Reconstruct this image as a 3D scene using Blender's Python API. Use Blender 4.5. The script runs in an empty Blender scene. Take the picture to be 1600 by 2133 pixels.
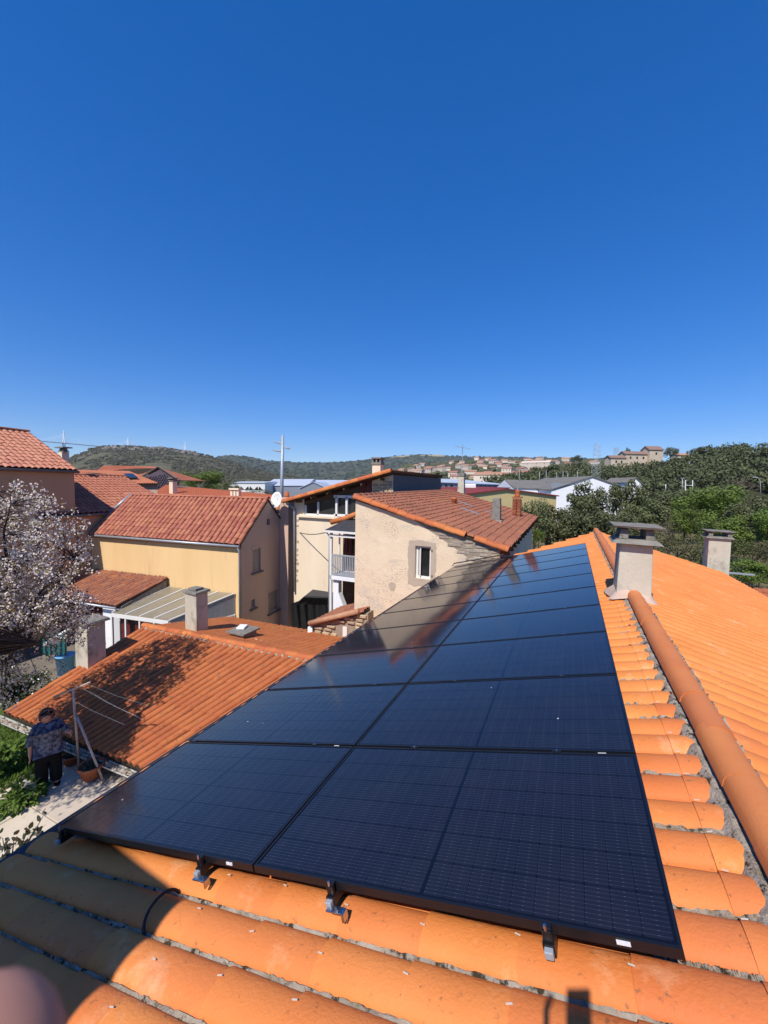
import bpy, bmesh, math, random
from mathutils import Vector, Matrix, noise
V = Vector
RND = random.Random(11)
scene = bpy.context.scene
COL = scene.collection

# ------------------------------------------------------------------ camera
F, PITCH, ROLL, YAW = 845.97, -.0647, .0169, -.4327
CAM = V((-.384, -1.471, 1.440))
FW = V((math.sin(YAW)*math.cos(PITCH), math.cos(YAW)*math.cos(PITCH), math.sin(PITCH)))
_rt = V((math.cos(YAW), -math.sin(YAW), 0)); _up = _rt.cross(FW)
RT = _rt*math.cos(ROLL) + _up*math.sin(ROLL); UP = RT.cross(FW)
cd = bpy.data.cameras.new('camera'); cam = bpy.data.objects.new('camera', cd); COL.objects.link(cam)
cam.matrix_world = Matrix(((RT.x, UP.x, -FW.x, CAM.x), (RT.y, UP.y, -FW.y, CAM.y), (RT.z, UP.z, -FW.z, CAM.z), (0, 0, 0, 1)))
cd.sensor_fit = 'HORIZONTAL'; cd.sensor_width = 36; cd.lens = 36*F/1600
cd.clip_start = .004; cd.clip_end = 30000
cd.dof.use_dof = True; cd.dof.focus_distance = 4.0; cd.dof.aperture_fstop = 16
scene.camera = cam

# ------------------------------------------------------------------ light
SUN_AZ, SUN_EL = math.radians(3), math.radians(50)      # direction the light travels to (from +Y towards +X), height
LD = V((math.sin(SUN_AZ)*math.cos(SUN_EL), math.cos(SUN_AZ)*math.cos(SUN_EL), -math.sin(SUN_EL)))
sl = bpy.data.lights.new('sun', 'SUN'); so = bpy.data.objects.new('sun', sl); COL.objects.link(so)
sl.energy = 5.0; sl.angle = math.radians(.53); sl.color = (1, .95, .87)
so.rotation_mode = 'QUATERNION'; so.rotation_quaternion = LD.to_track_quat('-Z', 'Y'); so.location = (0, -20, 30)
w = bpy.data.worlds.new('World'); scene.world = w; w.use_nodes = True
nt = w.node_tree; nt.nodes.clear()
sky = nt.nodes.new('ShaderNodeTexSky'); sky.sky_type = 'NISHITA'; sky.sun_disc = False
sky.sun_elevation = SUN_EL; sky.sun_rotation = math.atan2(-LD.x, -LD.y)
sky.altitude = 900; sky.air_density = 1.0; sky.dust_density = .4; sky.ozone_density = 10
hsv = nt.nodes.new('ShaderNodeHueSaturation'); hsv.inputs['Saturation'].default_value = 1.44; hsv.inputs['Hue'].default_value = .515; hsv.inputs['Value'].default_value = 1.53; gam = nt.nodes.new('ShaderNodeGamma'); gam.inputs[1].default_value = .70; nt.links.new(sky.outputs[0], gam.inputs[0]); nt.links.new(gam.outputs[0], hsv.inputs['Color'])
bg = nt.nodes.new('ShaderNodeBackground'); bg.inputs[1].default_value = .15
wo = nt.nodes.new('ShaderNodeOutputWorld'); nt.links.new(hsv.outputs[0], bg.inputs[0]); nt.links.new(bg.outputs[0], wo.inputs[0])
scene.view_settings.view_transform = 'Standard'; scene.view_settings.look = 'None'
scene.view_settings.exposure = 0.10; scene.view_settings.gamma = 1
scene.render.engine = 'CYCLES'
scene.cycles.max_bounces = 6; scene.cycles.diffuse_bounces = 3; scene.cycles.glossy_bounces = 3; scene.cycles.transparent_max_bounces = 8
scene.cycles.caustics_reflective = False; scene.cycles.caustics_refractive = False

# ------------------------------------------------------------------ places: from a point in the photograph (1600 x 2133) to the world
def ray(x, y): return FW + RT*((x-800)/F) - UP*((y-1066.5)/F)
def atd(x, y, d): return CAM + ray(x, y)*d
def atz(x, y, z): r = ray(x, y); return CAM + r*((z-CAM.z)/r.z)
def atpl(x, y, p, n): r = ray(x, y); return CAM + r*((V(p)-CAM).dot(V(n))/r.dot(V(n)))
def aty(x, y, Y): return atpl(x, y, (0, Y, 0), (0, 1, 0))
def lerp(a, b, t): return a + (b-a)*t
def srgb(r, g, b): return tuple(((c/255)/12.92 if c/255 <= .04045 else ((c/255+.055)/1.055)**2.4) for c in (r, g, b))

# ------------------------------------------------------------------ materials
def mat(name, c1, c2=None, scale=3.0, rough=.8, spec=.3, bump=0., bscale=20., rnd=0., spots=None, metal=0., coat=0., local=False, contrast=1.6, stretch=None, spots2=None, trans=0.):
    m = bpy.data.materials.new(name); m.use_nodes = True; t = m.node_tree; N = t.nodes; L = t.links
    b = N['Principled BSDF']; b.inputs['Roughness'].default_value = rough; b.inputs['Specular IOR Level'].default_value = spec; b.inputs['Metallic'].default_value = metal
    if coat: b.inputs['Coat Weight'].default_value = coat; b.inputs['Coat Roughness'].default_value = .05
    if local: pos = N.new('ShaderNodeTexCoord').outputs['Object']
    else: pos = N.new('ShaderNodeNewGeometry').outputs['Position']
    if stretch:
        mp = N.new('ShaderNodeMapping'); mp.inputs['Scale'].default_value = stretch; L.new(pos, mp.inputs[0]); pos2 = mp.outputs[0]
    else: pos2 = pos
    def nz(sc, det=6, rg=.6, p=None):
        n = N.new('ShaderNodeTexNoise'); n.inputs['Scale'].default_value = sc; n.inputs['Detail'].default_value = det; n.inputs['Roughness'].default_value = rg
        L.new(p if p is not None else pos2, n.inputs['Vector']); return n.outputs['Fac']
    def ramp(f, lo, hi):
        r = N.new('ShaderNodeMapRange'); r.inputs[1].default_value = lo; r.inputs[2].default_value = hi; L.new(f, r.inputs[0]); return r.outputs[0]
    def mix(f, a, bb):
        x = N.new('ShaderNodeMix'); x.data_type = 'RGBA'
        L.new(f, x.inputs['Factor'])
        for k, val in ((6, a), (7, bb)):
            if isinstance(val, tuple): x.inputs[k].default_value = (*val, 1)
            else: L.new(val, x.inputs[k])
        return x.outputs[2]
    col = c1
    if c2: col = mix(ramp(nz(scale), .5-.5/contrast/1.6, .5+.5/contrast/1.6), c1, c2)
    for sp in (spots, spots2):
        if sp:
            fc = ramp(nz(sp[1], 5, .7), sp[2], sp[2]+sp[3])
            if len(sp) > 4:      # gathered in patches
                mu = N.new('ShaderNodeMath'); mu.operation = 'MULTIPLY'; L.new(fc, mu.inputs[0]); L.new(ramp(nz(sp[4], 3, .6, pos), .46, .58), mu.inputs[1]); fc = mu.outputs[0]
            col = mix(fc, col, sp[0])
    if rnd:
        oi = N.new('ShaderNodeObjectInfo'); hs = N.new('ShaderNodeHueSaturation')
        hs.inputs['Color'].default_value = (*c1, 1)
        if not isinstance(col, tuple): L.new(col, hs.inputs['Color'])
        mr = N.new('ShaderNodeMapRange'); mr.inputs[3].default_value = 1-rnd; mr.inputs[4].default_value = 1+rnd*.7; L.new(oi.outputs['Random'], mr.inputs[0]); L.new(mr.outputs[0], hs.inputs['Value'])
        mr2 = N.new('ShaderNodeMapRange'); mr2.inputs[3].default_value = .5-rnd*.05; mr2.inputs[4].default_value = .5+rnd*.05; L.new(oi.outputs['Random'], mr2.inputs[0]); L.new(mr2.outputs[0], hs.inputs['Hue'])
        col = hs.outputs[0]
    if isinstance(col, tuple): b.inputs['Base Color'].default_value = (*col, 1)
    else: L.new(col, b.inputs['Base Color'])
    if bump:
        bp = N.new('ShaderNodeBump'); bp.inputs['Strength'].default_value = bump; bp.inputs['Distance'].default_value = .02
        L.new(nz(bscale, 5, .65), bp.inputs['Height']); L.new(bp.outputs[0], b.inputs['Normal'])
    if trans:      # thin leaves let light through
        tr = N.new('ShaderNodeBsdfTranslucent'); ms = N.new('ShaderNodeMixShader'); ms.inputs[0].default_value = trans
        if isinstance(col, tuple): tr.inputs[0].default_value = (*col, 1)
        else: L.new(col, tr.inputs[0])
        o = N['Material Output']; L.new(b.outputs[0], ms.inputs[1]); L.new(tr.outputs[0], ms.inputs[2]); L.new(ms.outputs[0], o.inputs[0])
    return m

LICHEN = (.22, .20, .15); DARK = (.03, .028, .024)
m_tile = mat('clay_tile_new', (.73, .238, .068), (.64, .185, .045), 1.6, .65, .28, .25, 60, .10, spots=((.30, .12, .05), 24, .61, .09), spots2=((.76, .33, .15), 4.0, .57, .16))
m_ridge = mat('clay_ridge', (.63, .215, .068), (.56, .175, .054), 3, .65, .3, .2, 60, .05, spots=((.5, .42, .33), 26, .74, .04))
m_tileD = mat('clay_tile_pink', (.45, .165, .098), (.36, .12, .07), 1.4, .75, .25, .2, 40, .14, spots=((.15, .06, .045), 8, .62, .15))
m_tileE = mat('clay_tile_salmon', (.56, .24, .15), (.47, .18, .11), 1.2, .75, .25, .2, 40, .12, spots=((.25, .1, .07), 8, .66, .15))
m_tileG = mat('clay_tile_weathered', (.50, .155, .05), (.40, .115, .04), 2, .75, .25, .3, 50, .06, spots=((.12, .085, .06), 13, .57, .12), spots2=((.45, .30, .18), 40, .70, .06))
m_tileB = mat('clay_tile_brown', (.34, .125, .068), (.24, .09, .055), 1.1, .8, .25, .3, 40, .1, spots=((.10, .07, .055), 9, .56, .15), spots2=((.42, .34, .27), 55, .66, .05))
m_tileF = mat('clay_tile_far', (.46, .155, .08), (.38, .12, .065), .8, .8, .2, .2, 30, .1, spots=((.22, .08, .05), 5, .6, .15))
m_tileH = mat('clay_tile_lichen', (.38, .13, .06), (.27, .10, .06), 2, .85, .2, .4, 40, .15, spots=((.13, .10, .085), 12, .50, .12), spots2=((.38, .33, .3), 45, .66, .06))
m_verge = mat('clay_verge', (.56, .17, .05), (.42, .12, .04), 4, .7, .3, .3, 50, .15, spots=((.3, .24, .2), 20, .66, .06))
m_mortar = mat('mortar', (.48, .41, .33), (.27, .22, .17), 9, .95, .1, .8, 90, 0, spots=((.06, .045, .03), 14, .52, .07), spots2=((.17, .15, .05), 9, .62, .06))
m_mortarp = mat('mortar_pink', (.62, .45, .36), (.5, .36, .28), 8, .95, .1, .6, 50, 0, spots=((.3, .25, .2), 20, .62, .1))
m_bed = mat('roof_bed', (.07, .05, .035), (.03, .025, .02), 12, .95, .1, .6, 50)
m_black = mat('black_frame', (.008, .008, .010), None, 1, .35, .5, 0, 20)
m_sheet = mat('black_laminate', (.0045, .0045, .007), None, 1, .10, .5)
m_steel = mat('steel', (.55, .56, .58), None, 1, .28, .5, 0, 20, metal=1)
m_clip = mat('nail_clip', (.58, .52, .45), None, 1, .4, .5)
m_sticker = mat('sticker', (.8, .82, .84), (.55, .6, .66), 90, .5, .4)
m_render = mat('chimney_render', (.58, .53, .43), (.48, .43, .34), 2.2, .9, .2, .35, 35, 0, spots=((.30, .265, .205), 3.2, .51, .18), spots2=((.15, .13, .10), 8, .66, .1), stretch=(1, 1, .6))
m_conc = mat('concrete', (.27, .25, .22), (.17, .155, .13), 7, .95, .15, .6, 45, 0, spots=((.06, .06, .055), 16, .58, .1), spots2=((.38, .36, .31), 22, .64, .08))
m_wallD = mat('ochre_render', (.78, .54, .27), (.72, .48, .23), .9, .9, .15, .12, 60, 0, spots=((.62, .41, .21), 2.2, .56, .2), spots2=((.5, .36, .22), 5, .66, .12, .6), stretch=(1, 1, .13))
m_wallDg = mat('ochre_render_shade_tint', (.60, .42, .32), (.56, .39, .29), .8, .9, .15, .1, 60, 0, stretch=(1, 1, .25))  # gable-side ochre with the shade tint put into its colour
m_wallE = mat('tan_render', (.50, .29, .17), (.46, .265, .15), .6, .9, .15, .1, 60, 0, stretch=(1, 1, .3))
m_wallB = mat('old_cream_render', (.74, .60, .43), (.66, .52, .36), 1.3, .95, .1, .5, 14, 0, spots=((.52, .44, .36), 1.6, .54, .18), spots2=((.40, .34, .28), 17, .525, .08, .9), stretch=(.8, 1, 1.5))
m_patch = mat('grey_cement_patch', (.47, .38, .29), (.42, .34, .26), 3, .95, .1, .2, 30)
m_wallC = mat('cream_render', (.80, .67, .49), (.74, .60, .43), .9, .9, .15, .12, 40, 0, spots=((.64, .5, .36), 1.6, .55, .2), spots2=((.42, .34, .26), 5, .66, .1, .5), stretch=(1, 1, .2))
m_wallF = mat('pale_pink_render', (.52, .36, .28), (.48, .33, .25), 1, .9, .15)
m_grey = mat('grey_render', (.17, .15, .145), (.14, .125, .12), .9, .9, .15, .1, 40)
m_stone = mat('limestone', (.50, .38, .25), (.40, .30, .20), 6, .95, .1, .7, 25, .22, spots=((.26, .20, .14), 14, .58, .12))
m_stoneg = mat('grey_stone', (.40, .34, .27), (.30, .25, .20), 6, .95, .1, .7, 25, .22, spots=((.15, .13, .11), 14, .58, .12))
m_joint = mat('stone_joint', (.36, .29, .22), (.25, .2, .15), 9, .95, .1, .6, 40)
m_white = mat('white_paint', (.76, .74, .70), (.70, .68, .64), 2, .5, .4)
m_whiter = mat('white_render', (.80, .80, .82), (.74, .74, .76), 1.5, .9, .2, .1, 40)
m_zinc = mat('zinc', (.42, .43, .45), (.33, .34, .36), 5, .45, .5, 0, 20, metal=.4)
m_zincb = mat('zinc_brown', (.17, .12, .10), (.12, .09, .08), 5, .5, .4)
m_glass = mat('window_glass', (.012, .013, .015), None, 1, .06, .5)
m_glassv = mat('veranda_glass', (.05, .05, .05), (.015, .015, .015), 1.2, .05, .5, 0, 20, contrast=1)
m_poly = mat('polycarbonate', (.28, .24, .17), (.22, .19, .13), 1.5, .35, .4, 0, 20, stretch=(1, 1, 1))
m_curt = mat('red_curtain', (.34, .05, .04), (.22, .03, .03), 9, .9, .1)
m_wood = mat('old_wood', (.16, .08, .045), (.09, .05, .03), 6, .85, .2, .3, 30)
m_redwood = mat('red_shutter', (.17, .035, .025), (.12, .025, .02), 6, .6, .3)
m_slate = mat('slate', (.055, .055, .06), (.035, .035, .04), 5, .7, .3, .3, 30, 0, spots=((.12, .11, .1), 14, .64, .1))
m_tarp_shade = mat('black_tarp_and_shade', (.012, .012, .012), (.02, .02, .02), 5, .6, .3, .3, 10)  # tarpaulin, and the black that stands in for shade in the shed
m_brick = mat('red_brick', (.36, .12, .06), (.25, .08, .045), 7, .85, .2, .4, 40, .2)
m_hillsoil = mat('wood_floor', (.05, .055, .025), (.035, .04, .02), .3, .95, .1)
m_grass = mat('grass_ground', (.09, .13, .03), (.05, .08, .015), 4, .95, .1, .6, 30)
m_blade = mat('grass_blade', (.13, .21, .035), (.08, .13, .02), 4, .7, .2, 0, 20, trans=.3)
m_slab = mat('paving', (.62, .52, .40), (.54, .45, .34), 2.5, .9, .2, .2, 35, .08, spots=((.38, .31, .23), 6, .62, .12))
m_ground = mat('ground_far', (.12, .12, .06), (.17, .15, .09), .02, .95, .1)
m_yard = mat('yard', (.22, .19, .15), (.15, .13, .10), 1.2, .95, .1, .4, 20)
m_asph = mat('asphalt', (.09, .09, .09), (.07, .07, .07), 3, .9, .2)
m_bark = mat('bark', (.075, .055, .045), (.045, .035, .03), 8, .95, .1, .5, 30)
m_petal = mat('blossom', (.84, .76, .68), (.70, .59, .53), 9, .7, .2, 0, 20, trans=.3)
m_young = mat('young_leaf', (.28, .22, .05), (.17, .10, .03), 6, .6, .3, 0, 20, trans=.35)
m_oak = mat('oak_leaf', (.135, .145, .058), (.088, .102, .040), .8, .6, .3, 0, 20, .25, trans=.15)
m_oak2 = mat('oak_leaf_olive', (.17, .175, .075), (.115, .125, .05), .8, .65, .3, 0, 20, .2, trans=.15)
m_wood2 = mat('woodland_leaf', (.118, .130, .056), (.076, .092, .042), .10, .7, .2, 0, 20, 0, spots=((.17, .165, .065), .16, .57, .1), trans=.1)
m_spring = mat('spring_leaf', (.19, .26, .05), (.13, .19, .035), .9, .6, .3, 0, 20, .15, trans=.35)
m_shrub = mat('shrub_leaf', (.12, .12, .05), (.09, .085, .04), .8, .7, .2, 0, 20, .2, trans=.15)
m_twig = mat('twig', (.20, .16, .12), (.14, .11, .08), 1, .95, .1)
m_camel = mat('camellia_leaf', (.025, .05, .016), (.045, .03, .012), 5, .35, .5, 0, 20, .3)
m_hill = mat('hill_scrub', (.085, .085, .045), (.13, .115, .075), .010, .95, .05, 0, 20, 0, spots=((.045, .055, .028), .03, .52, .08), spots2=((.25, .20, .14), .018, .66, .06))
m_hillf = mat('hill_far', (.070, .085, .060), (.10, .10, .07), .008, .95, .05, 0, 20, 0, spots=((.045, .06, .042), .02, .50, .08), spots2=((.26, .21, .15), .012, .67, .06))
m_rock = mat('cliff_rock', (.30, .26, .22), (.15, .13, .11), .05, .95, .1)
m_field = mat('dry_field', (.48, .38, .25), (.40, .33, .2), .01, .95, .1)
m_far = mat('far_wall', (.68, .58, .48), (.58, .49, .40), .02, .9, .1, 0, 20, .2)
m_farroof = mat('far_roof', (.42, .23, .16), (.35, .18, .125), .05, .9, .1, 0, 20, .2)
m_ind = mat('sheet_metal_roof', (.48, .52, .58), (.42, .46, .53), .08, .6, .3)
m_indw = mat('sheet_metal_wall', (.24, .26, .30), (.20, .22, .26), .1, .7, .3)
m_yel = mat('yellow_hall', (.62, .50, .24), (.58, .46, .22), .3, .9, .1)
m_redr = mat('red_flat_roof', (.24, .05, .05), (.2, .045, .045), .5, .9, .1)
m_fibre = mat('fibre_cement', (.20, .185, .165), (.15, .14, .13), .5, .95, .1)
m_viad = mat('viaduct_white', (.72, .75, .80), None, 1, .6, .3)
m_viadd = mat('viaduct_concrete', (.20, .24, .30), None, 1, .8, .3)
m_galv = mat('galvanised', (.42, .45, .48), (.36, .39, .42), 6, .5, .4, metal=.3)
m_skin = mat('skin', (.52, .26, .18), (.45, .21, .15), 8, .55, .35)
m_hair = mat('grey_hair', (.16, .13, .11), (.07, .055, .05), 60, .6, .3, .6, 90)
m_blouse = mat('patterned_blouse', (.03, .035, .07), (.16, .17, .22), 16, .8, .2, 0, 20, 0, contrast=3.5)
m_cloth = mat('black_cloth', (.010, .010, .011), None, 1, .9, .1)
m_terra = mat('terracotta', (.38, .13, .06), (.30, .10, .05), 8, .8, .2, .2, 40)
m_soil = mat('soil', (.035, .027, .02), (.06, .05, .035), 20, .95, .1, .7, 40)
m_blue = mat('blue_plastic', (.16, .42, .68), None, 1, .5, .4)
m_teal = mat('teal_sheet', (.02, .16, .16), (.015, .10, .11), 5, .4, .4)
m_car = mat('car_paint', (.05, .09, .16), None, 1, .25, .5, coat=1)
m_tyre = mat('tyre', (.012, .012, .012), None, 1, .8, .2)
m_green = mat('pale_shutter', (.36, .46, .38), None, 1, .7, .3)
m_jacket = mat('dark_jacket', (.02, .025, .04), None, 1, .9, .1)

# solar laminate: the printed wires of the cells under the glass
def cell_mat(name, panel):
    m = bpy.data.materials.new(name); m.use_nodes = True; t = m.node_tree; N = t.nodes; L = t.links
    b = N['Principled BSDF']; b.inputs['Roughness'].default_value = .13; b.inputs['IOR'].default_value = 1.52
    b.inputs['Coat Weight'].default_value = 0
    tc = N.new('ShaderNodeTexCoord'); sp = N.new('ShaderNodeSeparateXYZ'); L.new(tc.outputs['Object'], sp.inputs[0])
    def m1(op, a, bv=None):
        n = N.new('ShaderNodeMath'); n.operation = op
        for i, q in enumerate((a, bv)):
            if q is None: continue
            if isinstance(q, (int, float)): n.inputs[i].default_value = q
            else: L.new(q, n.inputs[i])
        return n.outputs[0]
    def band(x, per, wd): return m1('LESS_THAN', m1('FRACT', m1('DIVIDE', m1('ADD', x, 50*per), per)), wd)
    bus = band(sp.outputs[1], PD/60, .11)                     # wires along the long side
    pad = band(sp.outputs[0], PW/40, .16)                     # solder pads, brighter
    nz = N.new('ShaderNodeTexNoise'); nz.inputs['Scale'].default_value = 7; L.new(tc.outputs['Object'], nz.inputs[0])
    f = m1('MULTIPLY', bus, m1('ADD', .22, m1('MULTIPLY', pad, .5)))
    mx = N.new('ShaderNodeMix'); mx.data_type = 'RGBA'; L.new(f, mx.inputs['Factor']); mx.inputs[6].default_value = (.0105, .0105, .017, 1); mx.inputs[7].default_value = (.10, .11, .14, 1)
    cur = mx.outputs[2]
    if panel:                                                 # far rows: cell joints too small to build
        jn = m1('MAXIMUM', band(sp.outputs[1], PD/6, .03), m1('MAXIMUM', band(m1('ADD', sp.outputs[0], 0.0), PW/20, .04), m1('LESS_THAN', m1('ABSOLUTE', sp.outputs[0]), .008)))
        m2 = N.new('ShaderNodeMix'); m2.data_type = 'RGBA'; L.new(jn, m2.inputs['Factor']); L.new(cur, m2.inputs[6]); m2.inputs[7].default_value = (.004, .004, .006, 1); cur = m2.outputs[2]
    # dust and droppings, in world space so no two panels match
    ge = N.new('ShaderNodeNewGeometry'); vo = N.new('ShaderNodeTexVoronoi'); vo.inputs['Scale'].default_value = 5.5; L.new(ge.outputs['Position'], vo.inputs['Vector'])
    vs = N.new('ShaderNodeSeparateColor'); L.new(vo.outputs['Color'], vs.inputs[0])
    drop = m1('MULTIPLY', m1('LESS_THAN', vo.outputs['Distance'], .034), m1('GREATER_THAN', vs.outputs[0], .76))
    m3 = N.new('ShaderNodeMix'); m3.data_type = 'RGBA'; L.new(drop, m3.inputs['Factor']); L.new(cur, m3.inputs[6]); m3.inputs[7].default_value = (.6, .6, .58, 1)
    n4 = N.new('ShaderNodeTexNoise'); n4.inputs['Scale'].default_value = 3.2; n4.inputs['Detail'].default_value = 7; n4.inputs['Roughness'].default_value = .7; L.new(ge.outputs['Position'], n4.inputs[0])
    md = N.new('ShaderNodeMapRange'); md.inputs[1].default_value = .42; md.inputs[2].default_value = .75; md.inputs[4].default_value = .06; L.new(n4.outputs[0], md.inputs[0])
    m4 = N.new('ShaderNodeMix'); m4.data_type = 'RGBA'; L.new(md.outputs[0], m4.inputs['Factor']); L.new(m3.outputs[2], m4.inputs[6]); m4.inputs[7].default_value = (.10, .09, .08, 1)
    L.new(m4.outputs[2], b.inputs['Base Color'])
    n2 = N.new('ShaderNodeTexNoise'); n2.inputs['Scale'].default_value = 1.3; n2.inputs['Detail'].default_value = 5; L.new(ge.outputs['Position'], n2.inputs[0])
    mr = N.new('ShaderNodeMapRange'); mr.inputs[3].default_value = .05; mr.inputs[4].default_value = .13; L.new(n2.outputs[0], mr.inputs[0]); L.new(mr.outputs[0], b.inputs['Roughness'])
    return m

# ------------------------------------------------------------------ objects
def tag(o, label=None, cat=None, group=None, kind=None):
    if label: o['label'] = label
    if cat: o['category'] = cat
    if group: o['group'] = group
    if kind: o['kind'] = kind
    return o
def empty(name, loc, label=None, cat=None, group=None):
    o = bpy.data.objects.new(name, None); COL.objects.link(o); o.location = loc; o.empty_display_size = .2
    return tag(o, label, cat, group)
WLOC = {}
def wloc(p):
    l = p.location.copy()
    while p.parent: p = p.parent; l = l + p.location if p.get('_rel') else l
    return l
def adopt(o, p):
    o.parent = p
    if p.type == 'EMPTY': o.matrix_parent_inverse = Matrix.Translation(-p.location)
    return o
def link(o, parent=None):
    COL.objects.link(o)
    if parent is not None: adopt(o, parent)
    return o
class MB:
    def __init__(s): s.v = []; s.f = []; s.mi = []; s.cur = 0
    def add(s, vs, fs):
        k = len(s.v); s.v += [tuple(q) for q in vs]; s.f += [tuple(i+k for i in f) for f in fs]; s.mi += [s.cur]*len(fs); return s
    def hexa(s, c):      # 8 corners: bottom 4, top 4
        return s.add(c, [(3, 2, 1, 0), (4, 5, 6, 7), (0, 1, 5, 4), (1, 2, 6, 5), (2, 3, 7, 6), (3, 0, 4, 7)])
    def box(s, c, sz, rz=0., rx=0., X=None, Y=None):
        c = V(c)
        if X is None: X = V((math.cos(rz), math.sin(rz), 0)); Y = V((-math.sin(rz), math.cos(rz), 0))
        Z = X.cross(Y).normalized(); a, b, h = X*(sz[0]/2), Y*(sz[1]/2), Z*(sz[2]/2)
        return s.hexa([c-a-b-h, c+a-b-h, c+a+b-h, c-a+b-h, c-a-b+h, c+a-b+h, c+a+b+h, c-a+b+h])
    def prism(s, poly, off):
        n = len(poly); poly = [V(p) for p in poly]; off = V(off)
        return s.add(poly+[p+off for p in poly], [tuple(range(n))[::-1], tuple(range(n, 2*n))]+[(i, (i+1) % n, (i+1) % n+n, i+n) for i in range(n)])
    def quad(s, *p): return s.add(p, [tuple(range(len(p)))])
    def tube(s, pts, r, seg=6, cap=True):
        pts = [V(p) for p in pts]; n = len(pts); rs = r if isinstance(r, (list, tuple)) else [r]*n
        vs = []; prev = None
        for i in range(n):
            d = (pts[min(i+1, n-1)]-pts[max(i-1, 0)]).normalized()
            a = prev if prev is not None else (V((0, 0, 1)) if abs(d.z) < .9 else V((1, 0, 0)))
            u = (a-d*a.dot(d))
            if u.length < 1e-6: u = d.orthogonal()
            u.normalize(); prev = u; q = d.cross(u)
            vs += [pts[i]+(u*math.cos(2*math.pi*k/seg)+q*math.sin(2*math.pi*k/seg))*rs[i] for k in range(seg)]
        fs = [(i*seg+k, i*seg+(k+1) % seg, (i+1)*seg+(k+1) % seg, (i+1)*seg+k) for i in range(n-1) for k in range(seg)]
        if cap: fs += [tuple(range(seg))[::-1], tuple(range((n-1)*seg, n*seg))]
        return s.add(vs, fs)
    def lathe(s, c, prof, seg=16):
        c = V(c); vs = []
        for r, z in prof: vs += [c+V((r*math.cos(2*math.pi*k/seg), r*math.sin(2*math.pi*k/seg), z)) for k in range(seg)]
        n = len(prof)
        return s.add(vs, [(i*seg+k, i*seg+(k+1) % seg, (i+1)*seg+(k+1) % seg, (i+1)*seg+k) for i in range(n-1) for k in range(seg)]+[tuple(range(seg))[::-1], tuple(range((n-1)*seg, n*seg))])
    def build(s, name, m, parent=None, smooth=False, weld=False):
        me = bpy.data.meshes.new(name); me.from_pydata(s.v, [], s.f)
        for x in (m if isinstance(m, (list, tuple)) else [m]): me.materials.append(x)
        if any(s.mi): me.polygons.foreach_set('material_index', s.mi)
        if weld:
            b = bmesh.new(); b.from_mesh(me); bmesh.ops.remove_doubles(b, verts=b.verts, dist=2e-4); b.to_mesh(me); b.free()
        if smooth: me.polygons.foreach_set('use_smooth', [True]*len(me.polygons))
        me.update(); o = bpy.data.objects.new(name, me); return link(o, parent)

def bevel(o, wd=.006, seg=2):
    b = o.modifiers.new('bevel', 'BEVEL'); b.width = wd; b.segments = seg; b.limit_method = 'ANGLE'; return o

def wall(mb, O, U, top, holes=(), bottom=0., depth=.18, N=None):
    """front face of a wall with real openings. O corner, U unit along; top = [(u, v)...] roof line; holes = (u0, v0, u1, v1)"""
    O = V(O); U = V(U); Z = V((0, 0, 1)); N = N if N is not None else V((U.y, -U.x, 0))    # N outwards
    P = lambda u, v, d=0: O+U*u+Z*v-N*d
    def tv(u):
        for (a, b), (c, d) in zip(top, top[1:]):
            if a-1e-6 <= u <= c+1e-6: return b+(d-b)*(u-a)/max(c-a, 1e-9)
        return top[-1][1]
    cuts = sorted(set([round(t[0], 5) for t in top]+[round(h[i], 5) for h in holes for i in (0, 2)]))
    for a, b in zip(cuts, cuts[1:]):
        hs = sorted([h for h in holes if h[0] < b-1e-5 and h[2] > a+1e-5], key=lambda h: h[1])
        v = bottom
        vs = sorted(set([bottom]+[h[i] for h in holes for i in (1, 3)]))
        for h in hs+[None]:
            v1 = h[1] if h else None
            mids = [q for q in vs if q > v+1e-5 and (v1 is None or q < v1-1e-5) and q < min(tv(a), tv(b))-1e-5]
            lev = [v]+mids+[v1]
            for x, y in zip(lev, lev[1:]):
                if y is None: mb.quad(P(a, x), P(b, x), P(b, tv(b)), P(a, tv(a)))
                else: mb.quad(P(a, x), P(b, x), P(b, y), P(a, y))
            if h: v = h[3]
    for u0, v0, u1, v1 in holes:
        c = [(u0, v0), (u1, v0), (u1, v1), (u0, v1)]
        for (a, b), (x, y) in zip(c, c[1:]+c[:1]): mb.quad(P(a, b), P(a, b, depth), P(x, y, depth), P(x, y))
    return P

def window(parent, P, u0, v0, u1, v1, depth=.12, fr=.05, mull=1, bar=0, mf=None, mg=None, name='window'):
    """frame (a part) and panes (sub-parts) in an opening; P maps (u, v, depth) on the wall"""
    mf = mf or m_white; mg = mg or m_glass
    b = MB()
    def bar_(a0, b0, a1, b1, d0=depth-.05, d1=depth): 
        c = [P(a0, b0, d1), P(a1, b0, d1), P(a1, b0, d0), P(a0, b0, d0), P(a0, b1, d1), P(a1, b1, d1), P(a1, b1, d0), P(a0, b1, d0)]; b.hexa(c)
    bar_(u0, v0, u1, v0+fr); bar_(u0, v1-fr, u1, v1); bar_(u0, v0+fr, u0+fr, v1-fr); bar_(u1-fr, v0+fr, u1, v1-fr)
    xs = [u0+fr]+[u0+(u1-u0)*k/(mull+1) for k in range(1, mull+1)]+[u1-fr]
    for x in xs[1:-1]: bar_(x-fr*.45, v0+fr, x+fr*.45, v1-fr)
    o = b.build(name, mf, parent)
    for a, c in zip(xs, xs[1:]):
        p = MB(); p.quad(P(a, v0+fr, depth-.01), P(c, v0+fr, depth-.01), P(c, v1-fr, depth-.01), P(a, v1-fr, depth-.01)); q = p.build('pane', mg); q.parent = o
    return o

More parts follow.
